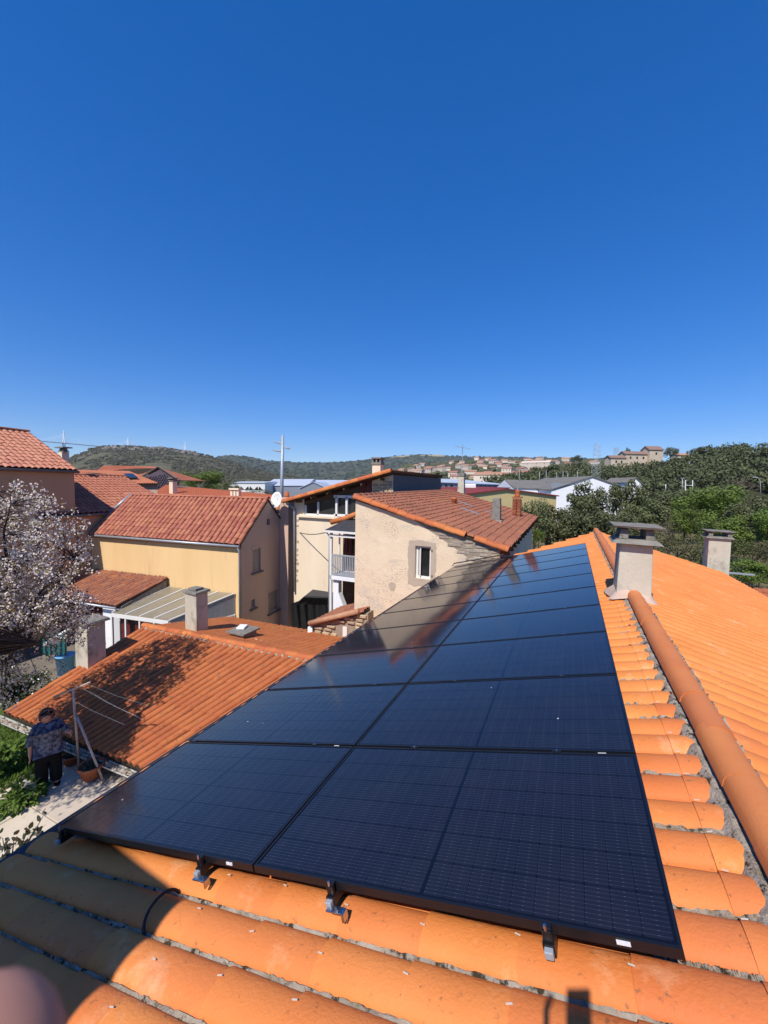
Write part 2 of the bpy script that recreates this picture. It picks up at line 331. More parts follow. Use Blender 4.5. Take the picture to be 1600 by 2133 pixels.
# ------------------------------------------------------------------ tiles
def tile_mesh(name, m, seg=8, h=.30, taper=.95, lift=.03, th=.05):
    """unit canal tile: x across (1 wide at the low end), y up the slope 0..1, z out"""
    vs = []; fs = []
    for (y, wd, z0) in ((0, 1., lift), (1, taper, 0.)):
        for k in range(seg+1):
            a = math.pi*k/seg; vs.append((-.5*wd*math.cos(a), y, z0+h*wd*math.sin(a)**.85))
    n = seg+1
    for k in range(seg): fs.append((k, n+k, n+k+1, k+1))
    b0 = len(vs); vs += [vs[k] for k in range(n)]; base = len(vs)
    for k in range(n):                                    # thickness at the low end
        a = math.pi*k/seg; vs.append((-.5*(1-2*th)*math.cos(a), 0.004, lift+(h-th)*math.sin(a)**.85))
    for k in range(seg): fs.append((b0+k, b0+k+1, base+k+1, base+k))
    b2 = len(vs)
    for k in range(n):                                    # a little of the underside
        a = math.pi*k/seg; vs.append((-.5*(1-2*th)*math.cos(a), .25, lift*.75+(h-th)*math.sin(a)**.85))
    for k in range(seg): fs.append((base+k, base+k+1, b2+k+1, b2+k))
    me = bpy.data.meshes.new(name); me.from_pydata(vs, [], [f[::-1] for f in fs]); me.materials.append(m)
    sm = [True]*seg+[False]*seg+[True]*seg; me.polygons.foreach_set('use_smooth', sm); me.update(); return me
_TM = {}
def tmesh(m, seg=8, h=.30, taper=.95, lift=.03):
    k = (m.name, seg, h, taper, lift)
    if k not in _TM: _TM[k] = tile_mesh('roof_tile', m, seg, h, taper, lift)
    return _TM[k]
def place_tiles(parent, mats4, mesh, limit=300, name='roof_tile'):
    """the nearest `limit` tiles as parts of their own, the rest joined into one part"""
    mats4 = sorted(mats4, key=lambda q: (q.translation-CAM).length)
    for q in mats4[:limit]:
        o = bpy.data.objects.new(name, mesh); COL.objects.link(o); adopt(o, parent); o.matrix_basis = q
    rest = mats4[limit:]
    if rest:
        b = MB(); mv = [v.co.copy() for v in mesh.vertices]; mf = [tuple(p.vertices) for p in mesh.polygons]
        for q in rest: b.add([q @ c for c in mv], mf)
        o = b.build('far_tiles', mesh.materials[0], parent, smooth=True); o['kind'] = 'stuff'
def tile_field(eL, eR, rR, rL, ribs, courses, h=1., over=1.13, wd=.97, jit=.012, clip=None, rnd=None, flat=1.):
    eL, eR, rR, rL = map(V, (eL, eR, rR, rL)); rnd = rnd or random.Random(3); out = []
    for i in range(ribs):
        t = (i+.5)/ribs; lo = lerp(eL, eR, t); hi = lerp(rL, rR, t); up = hi-lo; L = up.length/courses; U = up.normalized()
        for j in range(courses):
            s = j/courses; p = lo+up*s
            A = lerp(eR-eL, rR-rL, s); pit = A.length/ribs; A = A.normalized(); N = A.cross(U).normalized()
            if N.z < 0: N = -N; A = -A
            A = U.cross(N)
            if clip and not clip(p+U*L*.5): continue
            p = p+A*rnd.uniform(-jit, jit)+U*rnd.uniform(-jit, jit)*1.2+N*rnd.uniform(0, jit*.3)
            rot = Matrix.Rotation(rnd.uniform(-.02, .02), 3, N); a, u, n = rot @ A, rot @ U, N
            sx, sy, sz = pit*wd, L*over, pit*flat
            out.append(Matrix(((a.x*sx, u.x*sy, n.x*sz, p.x), (a.y*sx, u.y*sy, n.y*sz, p.y), (a.z*sx, u.z*sy, n.z*sz, p.z), (0, 0, 0, 1))))
    return out
def ridge_row(parent, a, b, n, r, m, name='ridge_tile', upv=V((0, 0, 1)), h=.5, limit=120):
    a, b = V(a), V(b); D = (b-a); L = D.length/n; U = D.normalized(); A = U.cross(upv).normalized(); N = A.cross(U)
    mesh = tmesh(m, 10, h, .985, .010); rn = random.Random(5)
    for k in range(n):
        p = a+U*L*k+N*rn.uniform(-.002, .002)+A*rn.uniform(-.004, .004); sx = 2*r; sy = L*1.12
        o = bpy.data.objects.new(name, mesh); COL.objects.link(o); adopt(o, parent)
        o.matrix_basis = Matrix(((A.x*sx, U.x*sy, N.x*sx, p.x), (A.y*sx, U.y*sy, N.y*sx, p.y), (A.z*sx, U.z*sy, N.z*sx, p.z), (0, 0, 0, 1)))
def bed(parent, poly, m=None, name='roof_deck', th=.06):
    b = MB(); b.prism(poly, (0, 0, -th)); return b.build(name, m or m_bed, parent)
def rough_strip(name, a, b, width, m, parent, off=V((0, 0, 0)), n=60, side=V((1, 0, 0)), nrm=V((0, 0, 1)), amp=.3, hgt=.03, seed=0, gaps=0.):
    """an uneven bead of mortar from a to b"""
    rn = random.Random(seed); mb = MB(); a, b = V(a), V(b); vs = []
    prof = ((-.5, 0), (-.28, .7), (.05, 1), (.32, .6), (.5, 0))
    for i in range(n+1):
        p = lerp(a, b, i/n); k1 = 1+rn.uniform(-amp, amp); k2 = 1+rn.uniform(-amp, amp)
        for x, z in prof: vs.append(p+side*(x*width*(k1 if x < 0 else k2))+nrm*(z*hgt*(1+rn.uniform(-amp, amp))))
    q = len(prof); fs = [(i*q+k, i*q+k+1, (i+1)*q+k+1, (i+1)*q+k) for i in range(n) for k in range(q-1)]
    mb.add(vs, fs); return mb.build(name, m, parent, smooth=False)
# ================================================================== the house underfoot: tiled roof, ridge, chimneys
SL = .264; SD = V((-math.cos(SL), 0, -math.sin(SL))); NR = V((-math.sin(SL), 0, math.cos(SL))); YV = V((0, 1, 0)); XV = V((1, 0, 0)); ZV = V((0, 0, 1))
PW, PD = 1.9838*.92, 1.154*.92
def RP(u, v, o=0.): return SD*u + YV*v + NR*o
GROUND = -7.1; TERR = -4.75
BO = -.172                                                   # tile bed below the panel faces
house = empty('tiled_house', (0, 4, GROUND), 'house with bright orange tiled roof that carries the solar panels', 'house')
RU = -.400                                                   # ridge, in the roof's own distance
ridge_p = RP(RU, 0, BO)
SD2 = V((math.cos(SL), 0, -math.sin(SL))); NR2 = V((math.sin(SL), 0, math.cos(SL)))
def RQ(u, v, o=0.): return ridge_p + SD2*u + YV*v + NR2*o     # the far slope, measured down from the ridge
def far_edge(x): return 14.66+(x-.4)*1.10 if x < .4 else 14.66-(x-.4)*.46
YN = -2.5
rt = random.Random(21); tiles = []
def tm(p, A, U, N, sx, sy, sz):
    return Matrix(((A.x*sx, U.x*sy, N.x*sz, p.x), (A.y*sx, U.y*sy, N.y*sz, p.y), (A.z*sx, U.z*sy, N.z*sz, p.z), (0, 0, 0, 1)))
nr = 0
for i in range(-14, 75):
    y = .215+.2*i
    for k in range(12):
        u = -.2+.375*k if k else -.185
        if u > .45 and u < 3.55 and .35 < y < 10.35: continue
        p = RP(u, y, BO)
        if y > far_edge(p.x)-.1: continue
        U = -SD; A = U.cross(NR); ln = .43 if k else .12
        if k == 0: ln += rt.uniform(-.02, .025)
        rot = Matrix.Rotation(rt.uniform(-.008, .008), 3, NR); A = rot @ A; U = rot @ U
        p = p + YV*rt.uniform(-.004, .004)+U*rt.uniform(-.008, .008)
        tiles.append(tm(p, A, U, NR, .196, ln, .2))
    for k in range(9):
        u = .28+.375*k; p = RQ(u, y, 0)
        if y > far_edge(p.x)-.1: continue
        U = -SD2; A = U.cross(NR2)
        p = p + YV*rt.uniform(-.004, .004)+U*rt.uniform(-.008, .008)+NR2*rt.uniform(0, .004)
        tiles.append(tm(p, A, U, NR2, .196, .43 if k else .22, .2))
place_tiles(house, tiles, tmesh(m_tile, 10, .29, .96, .028), 300)
# decks under the tiles
b = MB()
b.prism([RP(3.93, YN, BO), RP(3.93, far_edge(-3.8), BO), RP(RU, 14.6, BO), RP(RU, YN, BO)], NR*-.05); b.build('roof_deck', m_bed, house)
b = MB(); b.prism([RQ(0.002, YN), RQ(.002, 14.6), RQ(3.45, far_edge(3.4)), RQ(3.45, YN)], NR2*-.05); b.build('roof_deck', m_bed, house)
# walls
b = MB(); xl, xr = -3.62, 3.3
def zl(x): return -.25+min(x-.36, 0)*math.tan(SL)-max(x-.36, 0)*math.tan(SL)
c = [(xl, YN+.2), (xr, YN+.2), (xr, 13.2), (.36, 14.4), (xl, 10.1)]
for (x0, y0), (x1, y1) in zip(c, c[1:]+c[:1]):
    xs = [0, 1]
    if (x0-.36)*(x1-.36) < 0: xs = [0, (.36-x0)/(x1-x0), 1]
    for s0, s1 in zip(xs, xs[1:]):
        a, d = lerp(V((x0, y0, 0)), V((x1, y1, 0)), s0), lerp(V((x0, y0, 0)), V((x1, y1, 0)), s1)
        b.quad(V((a.x, a.y, GROUND)), V((d.x, d.y, GROUND)), V((d.x, d.y, zl(d.x))), V((a.x, a.y, zl(a.x))))
b.build('wall', m_wallC, house, weld=True)
# mortar in the channels between the near ribs: lies along the near foot of each rib
for i in range(-6, 1):
    y = .118+.2*i
    for q in range(2):
        u0, u1 = ((-.2, 1.9), (1.9, 3.9))[q]
        if i == 0: u0, u1 = ((-.2, .1), (3.4, 3.9))[q]
        o = rough_strip('mortar_bead', RP(u0, y-.002, BO+.004), RP(u1, y-.002, BO+.004), .036, m_mortar, house, n=90, side=YV, nrm=NR, amp=.24, hgt=.026, seed=i*2+q+50)
for i in range(1, 30):
    y = .118+.2*i
    if RND.random() < .5: rough_strip('mortar_bead', RP(-.30, y, BO+.004), RP(RND.uniform(-.1, .1), y, BO+.004), .035, m_mortar, house, n=14, side=YV, nrm=NR, amp=.5, hgt=.03, seed=i+90)
# ridge: bedding and half round tiles, broken by the chimney
CHY0, CHY1 = 4.86, 5.36
for a, c2, n in ((YN, CHY0-.02, 17), (CHY1, 14.45, 22)):
    ridge_row(house, ridge_p+YV*a+ZV*.062, ridge_p+YV*c2+ZV*.062, n, .089, m_ridge, h=.52)
rough_strip('ridge_mortar', RP(RU+.085, YN, BO+.018), RP(RU+.085, 14.4, BO+.018), .13, m_mortar, house, n=300, side=SD, nrm=NR, amp=.32, hgt=.040, seed=1)
rough_strip('ridge_mortar', RQ(.10, YN, .03), RQ(.10, 14.4, .03), .07, m_mortar, house, n=420, side=SD2, nrm=NR2, amp=.6, hgt=.045, seed=2)
# small nail clips at the tile joints
me = MB().box((0, 0, 0), (.022, .004, .003)).build('tile_clip', m_clip); cm = me.data; bpy.data.objects.remove(me)
def clip_at(p, N, U, tw):
    o = bpy.data.objects.new('tile_clip', cm); COL.objects.link(o); adopt(o, house)
    A = U.cross(N); r = Matrix.Rotation(tw, 3, N); a, u = r @ U, r @ A
    o.matrix_basis = Matrix(((a.x, u.x, N.x, p.x), (a.y, u.y, N.y, p.y), (a.z, u.z, N.z, p.z), (0, 0, 0, 1)))
for i in range(-5, 0):
    for k in range(1, 7): clip_at(RP(-.2+.375*k-.005, .215+.2*i+rt.uniform(-.01, .035), BO+.071), NR, -SD, rt.uniform(-.3, .3))
for i in range(0, 22): clip_at(RP(-.205, .215+.2*i+.055, BO+.066), NR, -SD, rt.uniform(-.3, .3))

def slab_chimney(parent, x0, x1, y0, y1, zb, zt, mm, post=.2, ov=.09, slab=.05, skew=0.):
    """rendered shaft with two concrete slabs on four little posts"""
    sh = MB(); sh.hexa([V((x0-.02, y0, zb)), V((x1+.02, y0, zb)), V((x1+.02, y1, zb)), V((x0-.02, y1, zb)), V((x0, y0, zt)), V((x1, y0, zt)), V((x1, y1, zt)), V((x0, y1, zt))])
    o = sh.build('chimney', mm, parent); bevel(o, .012)
    def sub(mb, name, m):
        q = mb.build(name, m); q.parent = o; bevel(q, .008); return q
    cx, cy = (x0+x1)/2, (y0+y1)/2; wx, wy = x1-x0, y1-y0
    sub(MB().hexa([V((x0-ov, y0-ov, zt)), V((x1+ov, y0-ov, zt-.01)), V((x1+ov, y1+ov, zt)), V((x0-ov, y1+ov, zt)), V((x0-ov*.3, y0-ov*.3, zt+slab)), V((x1+ov*.3, y0-ov*.3, zt+slab)), V((x1+ov*.3, y1+ov*.3, zt+slab)), V((x0-ov*.3, y1+ov*.3, zt+slab))]), 'cap_base', m_conc)
    for sx in (-1, 1):
        for sy in (-1, 1):
            px_, py_ = cx+sx*(wx/2-.035), cy+sy*(wy/2-.035)
            r = .055; t = r*.8
            sub(MB().hexa([V((px_-r, py_-r, zt+slab)), V((px_+r, py_-r, zt+slab)), V((px_+r, py_+r, zt+slab)), V((px_-r, py_+r, zt+slab)), V((px_-t-sx*.012, py_-t, zt+slab+post)), V((px_+t-sx*.012, py_-t, zt+slab+post)), V((px_+t-sx*.012, py_+t, zt+slab+post)), V((px_-t-sx*.012, py_+t, zt+slab+post))]), 'cap_post', m_conc)
    sub(MB().hexa([V((x0-ov*.8, y0-ov*.8, zt+slab+post+.02)), V((x1+ov*.9, y0-ov*.8, zt+slab+post)), V((x1+ov*.9, y1+ov*.8, zt+slab+post)), V((x0-ov*.8, y1+ov*.8, zt+slab+post+.02)), V((x0-ov*.9, y0-ov, zt+slab*1.9+post)), V((x1+ov, y0-ov, zt+slab*1.7+post)), V((x1+ov, y1+ov, zt+slab*1.7+post)), V((x0-ov*.9, y1+ov, zt+slab*1.9+post))]), 'cap_slab', m_conc)
    return o
pa, pb, pt = aty(1287, 1226, CHY0), aty(1355, 1240, CHY0), aty(1325, 1132, CHY0)
slab_chimney(house, pa.x, pb.x, CHY0, CHY1, -.25, pt.z, m_render, post=.135, ov=.11, slab=.055)
# flaunching round the chimney foot
fl = MB(); cx = (pa.x+pb.x)/2; rn = random.Random(4); ring = []
for k in range(28):
    a = 2*math.pi*k/28; ex = (pb.x-pa.x)/2+.10+rn.uniform(-.02, .035); ey = .25+.10+rn.uniform(-.02, .03)
    q = max(abs(math.cos(a)), abs(math.sin(a))); x = cx+math.cos(a)/q*ex; y = 5.11+math.sin(a)/q*ey
    zr = ridge_p.z-abs(x-.36)*math.tan(SL)+.062; xi = cx+math.cos(a)/q*((pb.x-pa.x)/2+.002); yi = 5.11+math.sin(a)/q*.252
    zi = ridge_p.z+.155-abs(xi-.36)*.25+rn.uniform(-.012, .012); ring.append((V((x, y, zr)), V((xi, yi, zi))))
vs = [p for r_ in ring for p in r_]; fl.add(vs, [(2*k, (2*k+2) % 56, (2*k+3) % 56, 2*k+1) for k in range(28)]); fl.build('chimney_flashing', m_mortarp, house, smooth=True)
# the second chimney stands outside the far eave
d2 = 12.3; qa, qb, qt = atd(1467, 1190, d2), atd(1507, 1190, d2), atd(1487, 1118, d2)
slab_chimney(house, qa.x, qb.x, qa.y-.25, qa.y+.25, GROUND, qt.z, m_render, post=.12, ov=.08, slab=.05)
b = MB(); b.box(atd(1530, 1194, d2)+V((.1, 0, 0)), (.75, .06, .05)); b.box(atd(1512, 1199, d2), (.05, .05, .25)); b.build('eave_bracket', m_zinc, house)
# made-up chimney, unseen behind the camera, added to shade tiles by the eave
b = MB(); b.hexa([V((-4.05, -3.0, -2)), V((-2.26, -3.0, -2)), V((-2.26, -2.45, -2)), V((-4.05, -2.45, -2)), V((-4.05, -3.0, 1.98)), V((-2.26, -3.0, 1.98)), V((-2.26, -2.45, 1.98)), V((-4.05, -2.45, 1.98))])
o = b.build('chimney', m_render, house); q = MB().box((-3.15, -2.72, 2.02), (1.85, .62, .06)).build('cap_slab', m_conc); q.parent = o
# black solar cable crossing a rib
b = MB(); y0 = .215-.2*2
pts = [RP(2.27+.05*math.sin(a*.8), y0-.108*math.cos(a), BO+.020+.072*max(0, math.sin(a))**.9) for a in [math.pi*k/14 for k in range(15)]]
b.tube([RP(2.2, -.42, BO+.02), RP(2.25, -.32, BO+.02)]+pts+[RP(2.18, -.075, BO+.02), RP(2.05, -.08, BO+.02)], .0075, 8)
tag(b.build('solar_cable', m_black, None, smooth=True), 'black cable bent over a shaded roof tile below the panels', 'cable')
# eave gutter of the house
b = MB(); pr = [(-.06, .05), (-.06, -.02), (-.03, -.055), (.03, -.055), (.06, -.02), (.06, .05)]; e0 = RP(3.99, YN, BO-.03); e1 = RP(3.99, 10, BO-.03)
for (a0, z0), (a1, z1) in zip(pr, pr[1:]): b.quad(e0+V((a0, 0, z0)), e1+V((a0, 0, z0)), e1+V((a1, 0, z1)), e0+V((a1, 0, z1)))
b.build('gutter', m_zinc, house)

# ================================================================== solar panels
m_cell = cell_mat('solar_cell', False); m_lam = cell_mat('solar_laminate', True)
GAPU, GAPV = .012, .022; FWD = PW-GAPU; FDP = PD-GAPV
def panel_meshes():
    b = MB(); x, y = FWD/2, FDP/2; t = .011; h = .035
    for c0, c1 in (((-x, -y), (x, -y+t)), ((-x, y-t), (x, y)), ((-x, -y+t), (-x+t, y-t)), ((x-t, -y+t), (x, y-t))):
        b.box(((c0[0]+c1[0])/2, (c0[1]+c1[1])/2, -h/2), (c1[0]-c0[0], c1[1]-c0[1], h))
    o = b.build('frame', m_black, weld=True); fm = o.data; bpy.data.objects.remove(o)
    g = MB().box((0, 0, -.0065), (FWD-2*t, FDP-2*t, .006)); o = g.build('laminate', m_lam); lm_ = o.data; bpy.data.objects.remove(o)
    g = MB().box((0, 0, -.0066), (FWD-2*t, FDP-2*t, .006)); o = g.build('back_sheet', m_sheet); bm_ = o.data; bpy.data.objects.remove(o)
    cw, ch = (FWD-2*t-.032)/20-.0025, (FDP-2*t-.02)/6-.004
    g = MB(); k = .006; X, Y = cw/2, ch/2
    g.prism([(-X+k, -Y, 0), (X-k, -Y, 0), (X, -Y+k, 0), (X, Y-k, 0), (X-k, Y, 0), (-X+k, Y, 0), (-X, Y-k, 0), (-X, -Y+k, 0)], (0, 0, .0006)); o = g.build('cell', m_cell); cm_ = o.data; bpy.data.objects.remove(o)
    return fm, lm_, bm_, cm_, cw, ch
fm, lmn, bmn, cmn, cw, ch = panel_meshes()
mrow = ('front row', 'second row', 'third row', 'fourth row', 'fifth row', 'sixth row', 'seventh row', 'eighth row', 'ninth row', 'last row by the far wall')
BAS = Matrix(((-SD.x, 0, NR.x, 0), (0, 1, 0, 0), (-SD.z, 0, NR.z, 0), (0, 0, 0, 1)))    # x towards the ridge, y along it
def rel(o, p): o.parent = p; COL.objects.link(o); return o
st_m = MB().box((0, 0, 0), (.042, .004, .013)).build('sticker', m_sticker); stm = st_m.data; bpy.data.objects.remove(st_m)
for r in range(10):
    for c in range(2):
        p = RP((c+.5)*PW, (r+.5)*PD, 0)
        e = bpy.data.objects.new('solar_module', None); COL.objects.link(e)
        e.matrix_world = Matrix.Translation(p) @ BAS @ Matrix.Rotation(RND.uniform(-.0015, .0015), 4, 'X')
        tag(e, 'black solar panel, %s from the camera, column %s' % (mrow[r], ('beside the ridge', 'beside the eave')[c]), 'solar panel', 'solar panels on the roof')
        rel(bpy.data.objects.new('frame', fm), e)
        if r < 3:
            rel(bpy.data.objects.new('back_sheet', bmn), e)
            for i in range(20):
                for j in range(6):
                    o = bpy.data.objects.new('cell', cmn); rel(o, e)
                    o.location = ((i-9.5)*(cw+.0025)+(.0080 if i > 9 else -.0080), (j-2.5)*(ch+.004), -.0036)
        else: rel(bpy.data.objects.new('laminate', lmn), e)
        if r < 2:
            o = rel(bpy.data.objects.new('sticker', stm), e); o.location = (FWD/2-.17 if c == 0 else FWD/2-.16, -FDP/2-.0025, -.015)
# rails with end clamps and roof hooks
rails = [(1137, 1945, 'below the ridge-side column, nearest the ridge'), (685, 1862, 'in line with the inner half of the ridge-side column'), (410, 1806, 'under the eave-side column, its inner half'), (128, 1736, 'at the outer corner by the eave')]
for k, (x, y, lb) in enumerate(rails):
    q = atpl(x, y, NR*-.03, NR); u = -q.x/math.cos(SL)
    if k == 3: u = 3.55
    e = empty('mounting_rail', RP(u, 0, -.06), 'black mounting rail end with clamp %s' % lb, 'mounting rail', 'rails that hold the solar panels')
    rail = MB().box(RP(u, 5.30, -.056), (.04, 10.66, .038), X=-SD, Y=YV).build('rail', m_black, e)
    cl = MB().box(RP(u, -.012, -.018), (.032, .020, .038), X=-SD, Y=YV); cl.box(RP(u, -.002, .005), (.036, .03, .006), X=-SD, Y=YV); bevel(cl.build('end_clamp', m_black, e), .003)
    bt = MB().tube([RP(u, -.018, .003), RP(u, -.018, .022)], .0055, 10); bt.build('bolt', m_steel, e)
    hk = MB(); hk.box(RP(u, -.040, -.056), (.030, .022, .026), X=-SD, Y=YV); bevel(hk.build('rail_end', m_galv, e), .003)
    if k in (1, 2):
        ar = MB(); ar.box(RP(u-.045, -.055, -.060), (.09, .032, .005), X=-SD, Y=YV); ar.box(RP(u-.088, -.055, -.075), (.005, .032, .032), X=-SD, Y=YV); ar.build('hook_arm', m_steel, e)
        MB().tube([RP(u-.075, -.06, -.10), RP(u-.075, -.06, -.058)], .006, 8).build('hook_screw', m_steel, e)
    for r in range(1, 10):      # clamps in the joints between rows
        MB().box(RP(u, r*PD, -.003), (.05, .02, .012), X=-SD, Y=YV).build('mid_clamp', m_black, e)
        MB().tube([RP(u, r*PD, -.002), RP(u, r*PD, .008)], .0055, 8).build('bolt', m_steel, e)
# lead and black flashing where the array meets the old house
b = MB(); b.tube([RP(3.75, 10.62, .0), RP(3.7, 10.66, .06), RP(3.0, 10.70, .05), RP(2.2, 10.74, .06)], .018, 6)
tag(b.build('wall_cable_duct', m_black), 'black duct along the foot of the old cream wall', 'cable duct')
# ================================================================== old cream house at the end of the array (wall faces the camera)
BY = 11.05
h = empty('old_cream_house', (-4.6, BY, GROUND), 'old cream rendered house with crumbling gable edge and a small white window', 'house')
Lx, Rx = -7.27, -2.30
pL, pR = V((Lx, BY, 1.02)), V((-2.03, BY, -.42))
bR = V((-2.03, 22.5, -.18)); bL = V((Lx, 23.5, 1.16))
def topz(x): return 1.0+(x-Lx)*(-.42-1.02)/(-2.03-Lx)-.07
w0, w1 = aty(864, 1204, BY), aty(898, 1139, BY)
U = XV; O = V((Lx, BY, 0)); hole = (w0.x-Lx, w0.z, w1.x-Lx, w1.z)
b = MB(); P = wall(b, O, U, [(0, topz(Lx)), (Rx-Lx, topz(Rx))], [hole], bottom=GROUND, depth=.22, N=V((0, -1, 0)))
b.quad(V((Lx, BY, GROUND)), V((Lx, BY, topz(Lx))), V((Lx, 23.4, topz(Lx)+.1)), V((Lx, 23.4, GROUND)))
b.quad(V((Rx, BY, GROUND)), V((Rx, 22.4, GROUND)), V((Rx, 22.4, topz(Rx)+.15)), V((Rx, BY, topz(Rx))))
b.quad(V((Lx, 23.4, GROUND)), V((Lx, 23.4, topz(Lx)+.1)), V((Rx, 22.4, topz(Rx)+.15)), V((Rx, 22.4, GROUND)))
b.build('wall', m_wallB, h, weld=True)
window(h, P, *hole, depth=.16, fr=.07, mull=0)
# reveal side leaf open inside the window, white lower board
q = MB(); q.hexa([P(hole[0]+.07, hole[1]+.07, .16), P(hole[0]+.16, hole[1]+.07, .05), P(hole[0]+.18, hole[1]+.07, .06), P(hole[0]+.09, hole[1]+.07, .17), P(hole[0]+.07, hole[3]-.07, .16), P(hole[0]+.16, hole[3]-.07, .05), P(hole[0]+.18, hole[3]-.07, .06), P(hole[0]+.09, hole[3]-.07, .17)]); q.build('window_leaf', m_white, h)
# cement band around the window
f0, f1 = aty(850, 1218, BY), aty(908, 1129, BY); b = MB(); a = (f0.x-Lx, f0.z, f1.x-Lx, f1.z); rn = random.Random(2)
def band(u0, v0, u1, v1, n, horiz):
    out = []
    for i in range(n+1): out.append((lerp(u0, u1, i/n) if horiz else u0+0, 0))
cells = [(a[0], a[1], a[2], hole[1]), (a[0], hole[3], a[2], a[3]), (a[0], hole[1], hole[0], hole[3]), (hole[2], hole[1], a[2], hole[3])]
for k, (u0, v0, u1, v1) in enumerate(cells):
    n = 10; L1 = []; L2 = []
    for i in range(n+1):
        t = i/n
        if k < 2: L1.append((lerp(u0, u1, t), v0+(rn.uniform(-.03, .03) if k == 0 else 0))); L2.append((lerp(u0, u1, t), v1+(rn.uniform(-.03, .03) if k == 1 else 0)))
        else: L1.append((u0+(rn.uniform(-.04, .02) if k == 2 else 0), lerp(v0, v1, t))); L2.append((u1+(rn.uniform(-.02, .04) if k == 3 else 0), lerp(v0, v1, t)))
    for i in range(n): b.quad(P(*L1[i], -.008), P(*L1[i+1], -.008), P(*L2[i+1], -.008), P(*L2[i], -.008))
b.build('window_surround', m_patch, h, weld=True)
q = MB(); c = aty(817, 1222, BY); q.add([c+V((0, -.006, 0))]+[c+V((math.cos(t)*.13*(1+.15*math.sin(3*t)), -.006, math.sin(t)*.17*(1+.1*math.cos(2*t)))) for t in [2*math.pi*k/18 for k in range(18)]], [(0, k+1, (k+1) % 18+1) for k in range(18)]); q.build('cement_patch', m_patch, h)
for (x, y) in ((899, 1147), (899, 1200)):
    q = MB().box(aty(x, y, BY)+V((.02, -.015, 0)), (.03, .03, .06)); q.build('hinge', m_black, h)
# the bare stone wedge under the roof edge at the low end
def stone(b, c, sx, sy, sz, rn, X=XV, Y=YV):
    vs = []
    for dz in (-1, 1):
        for (dx, dy) in ((-1, -1), (1, -1), (1, 1), (-1, 1)):
            k = .5*(1 if dy > 0 else .86); vs.append(c+X*(dx*sx*k*(1+rn.uniform(-.16, .1)))+Y*(dy*sy*.5)+ZV*(dz*sz*k*(1+rn.uniform(-.18, .1))))
    return b.hexa(vs)
rn = random.Random(8)
pa, pb = aty(900, 1088, BY), aty(1035, 1150, BY)
for r_ in range(7):
    x = -4.55+r_*.30
    z = topz(x)-.10-r_*.0
    xx = x
    while xx < Rx-.12:
        L = rn.uniform(.22, .55); zc = topz(xx+L/2)-.10-r_*.125+rn.uniform(-.02, .02)
        if xx+L > Rx-.02: L = Rx-.02-xx
        if L > .1 and zc > -1.15:
            q = MB(); stone(q, V((xx+L/2, BY+.018+rn.uniform(-.01, .008), zc)), L*.94, .09, rn.uniform(.08, .135), rn); o = q.build('stone', m_stoneg, h); bevel(o, .012, 1); o.rotation_euler.y = 0
        xx += L+.015
q = MB(); rough = [(x, topz(x)-.02) for x in (-5.0, -4.2, -3.4, -2.6, Rx-.01)]+[(Rx-.01, topz(Rx)-.75), (-2.9, topz(-2.9)-.72), (-3.5, topz(-3.5)-.48), (-4.2, topz(-4.2)-.25)]
q.prism([(x, BY-.004, z) for x, z in rough][::-1], (0, -.006, 0)); q.build('stone_bedding', m_joint, h)
# roof: old brown tiles, orange tiles along the gable edge
tl = tile_field(pR+V((0, .02, 0)), bR, bL, pL+V((0, .02, 0)), 52, 20, jit=.02, flat=.9)
place_tiles(h, tl, tmesh(m_tileB, 6, .36, .9, .10), 0)
bed(h, [pL+V((-.1, -.06, -.02)), pR+V((0, -.06, -.02)), bR+V((0, 0, -.02)), bL+V((0, 0, -.02))], m_bed, th=.05)
n = 16
for k in range(n):
    a0, a1 = lerp(pR, pL, k/n), lerp(pR, pL, (k+1)/n); U = (a1-a0); L = U.length; U.normalize(); N = V((0, -1, 0)).cross(U); N = -N if N.z < 0 else N
    N = (N+V((0, -.5, 0))).normalized(); U2 = U; A = U2.cross(N)
    if k == 3: continue
    o = bpy.data.objects.new('verge_tile', tmesh(m_verge, 8, .4)); COL.objects.link(o); adopt(o, h); jz = rn.uniform(-.02, .02)
    o.matrix_basis = tm(a0+V((0, -.05, .005+jz)), A, U2, N, .25, L*1.1, .22)
b = MB()
for k in range(30):      # weathered ridge along the high edge
    a0 = lerp(pL, bL, k/30); b.tube([a0+V((-.03, 0, .05)), lerp(pL, bL, (k+1.05)/30)+V((-.03, 0, .03))], .09, 8)
b.build('ridge_capping', m_tileH, h, smooth=True)
# chimneys on that roof
def roofz(p): t = (p.x-Lx)/(-2.03-Lx); return 1.05+t*(-.42-1.02)
c = atd(1034, 1088, 15.5)
def on_B(x, y):
    n_ = (pR-pL).cross(bL-pL).normalized(); return atpl(x, y, pL, n_)
c = on_B(1033, 1089); zt = atd(1033, 1038, (c-CAM).dot(FW)).z
o = MB().hexa([c+V((-.2, -.18, -.3)), c+V((.2, -.18, -.3)), c+V((.2, .2, -.3)), c+V((-.2, .2, -.3)), V((c.x-.15, c.y-.15, zt)), V((c.x+.17, c.y-.15, zt+.04)), V((c.x+.17, c.y+.15, zt)), V((c.x-.15, c.y+.15, zt+.02))]).build('chimney', m_conc, h); bevel(o, .03)
q = MB().box(c+V((0, 0, .04)), (.5, .5, .14)).build('chimney_foot', m_patch); q.parent = o
c = on_B(1076, 1080); zt = atd(1076, 1040, (c-CAM).dot(FW)).z
o = MB().box(V((c.x, c.y, (c.z-.3+zt)/2)), (.36, .36, zt-c.z+.3)).build('brick_chimney', m_brick, h)
nb = 0; zz = c.z-.05
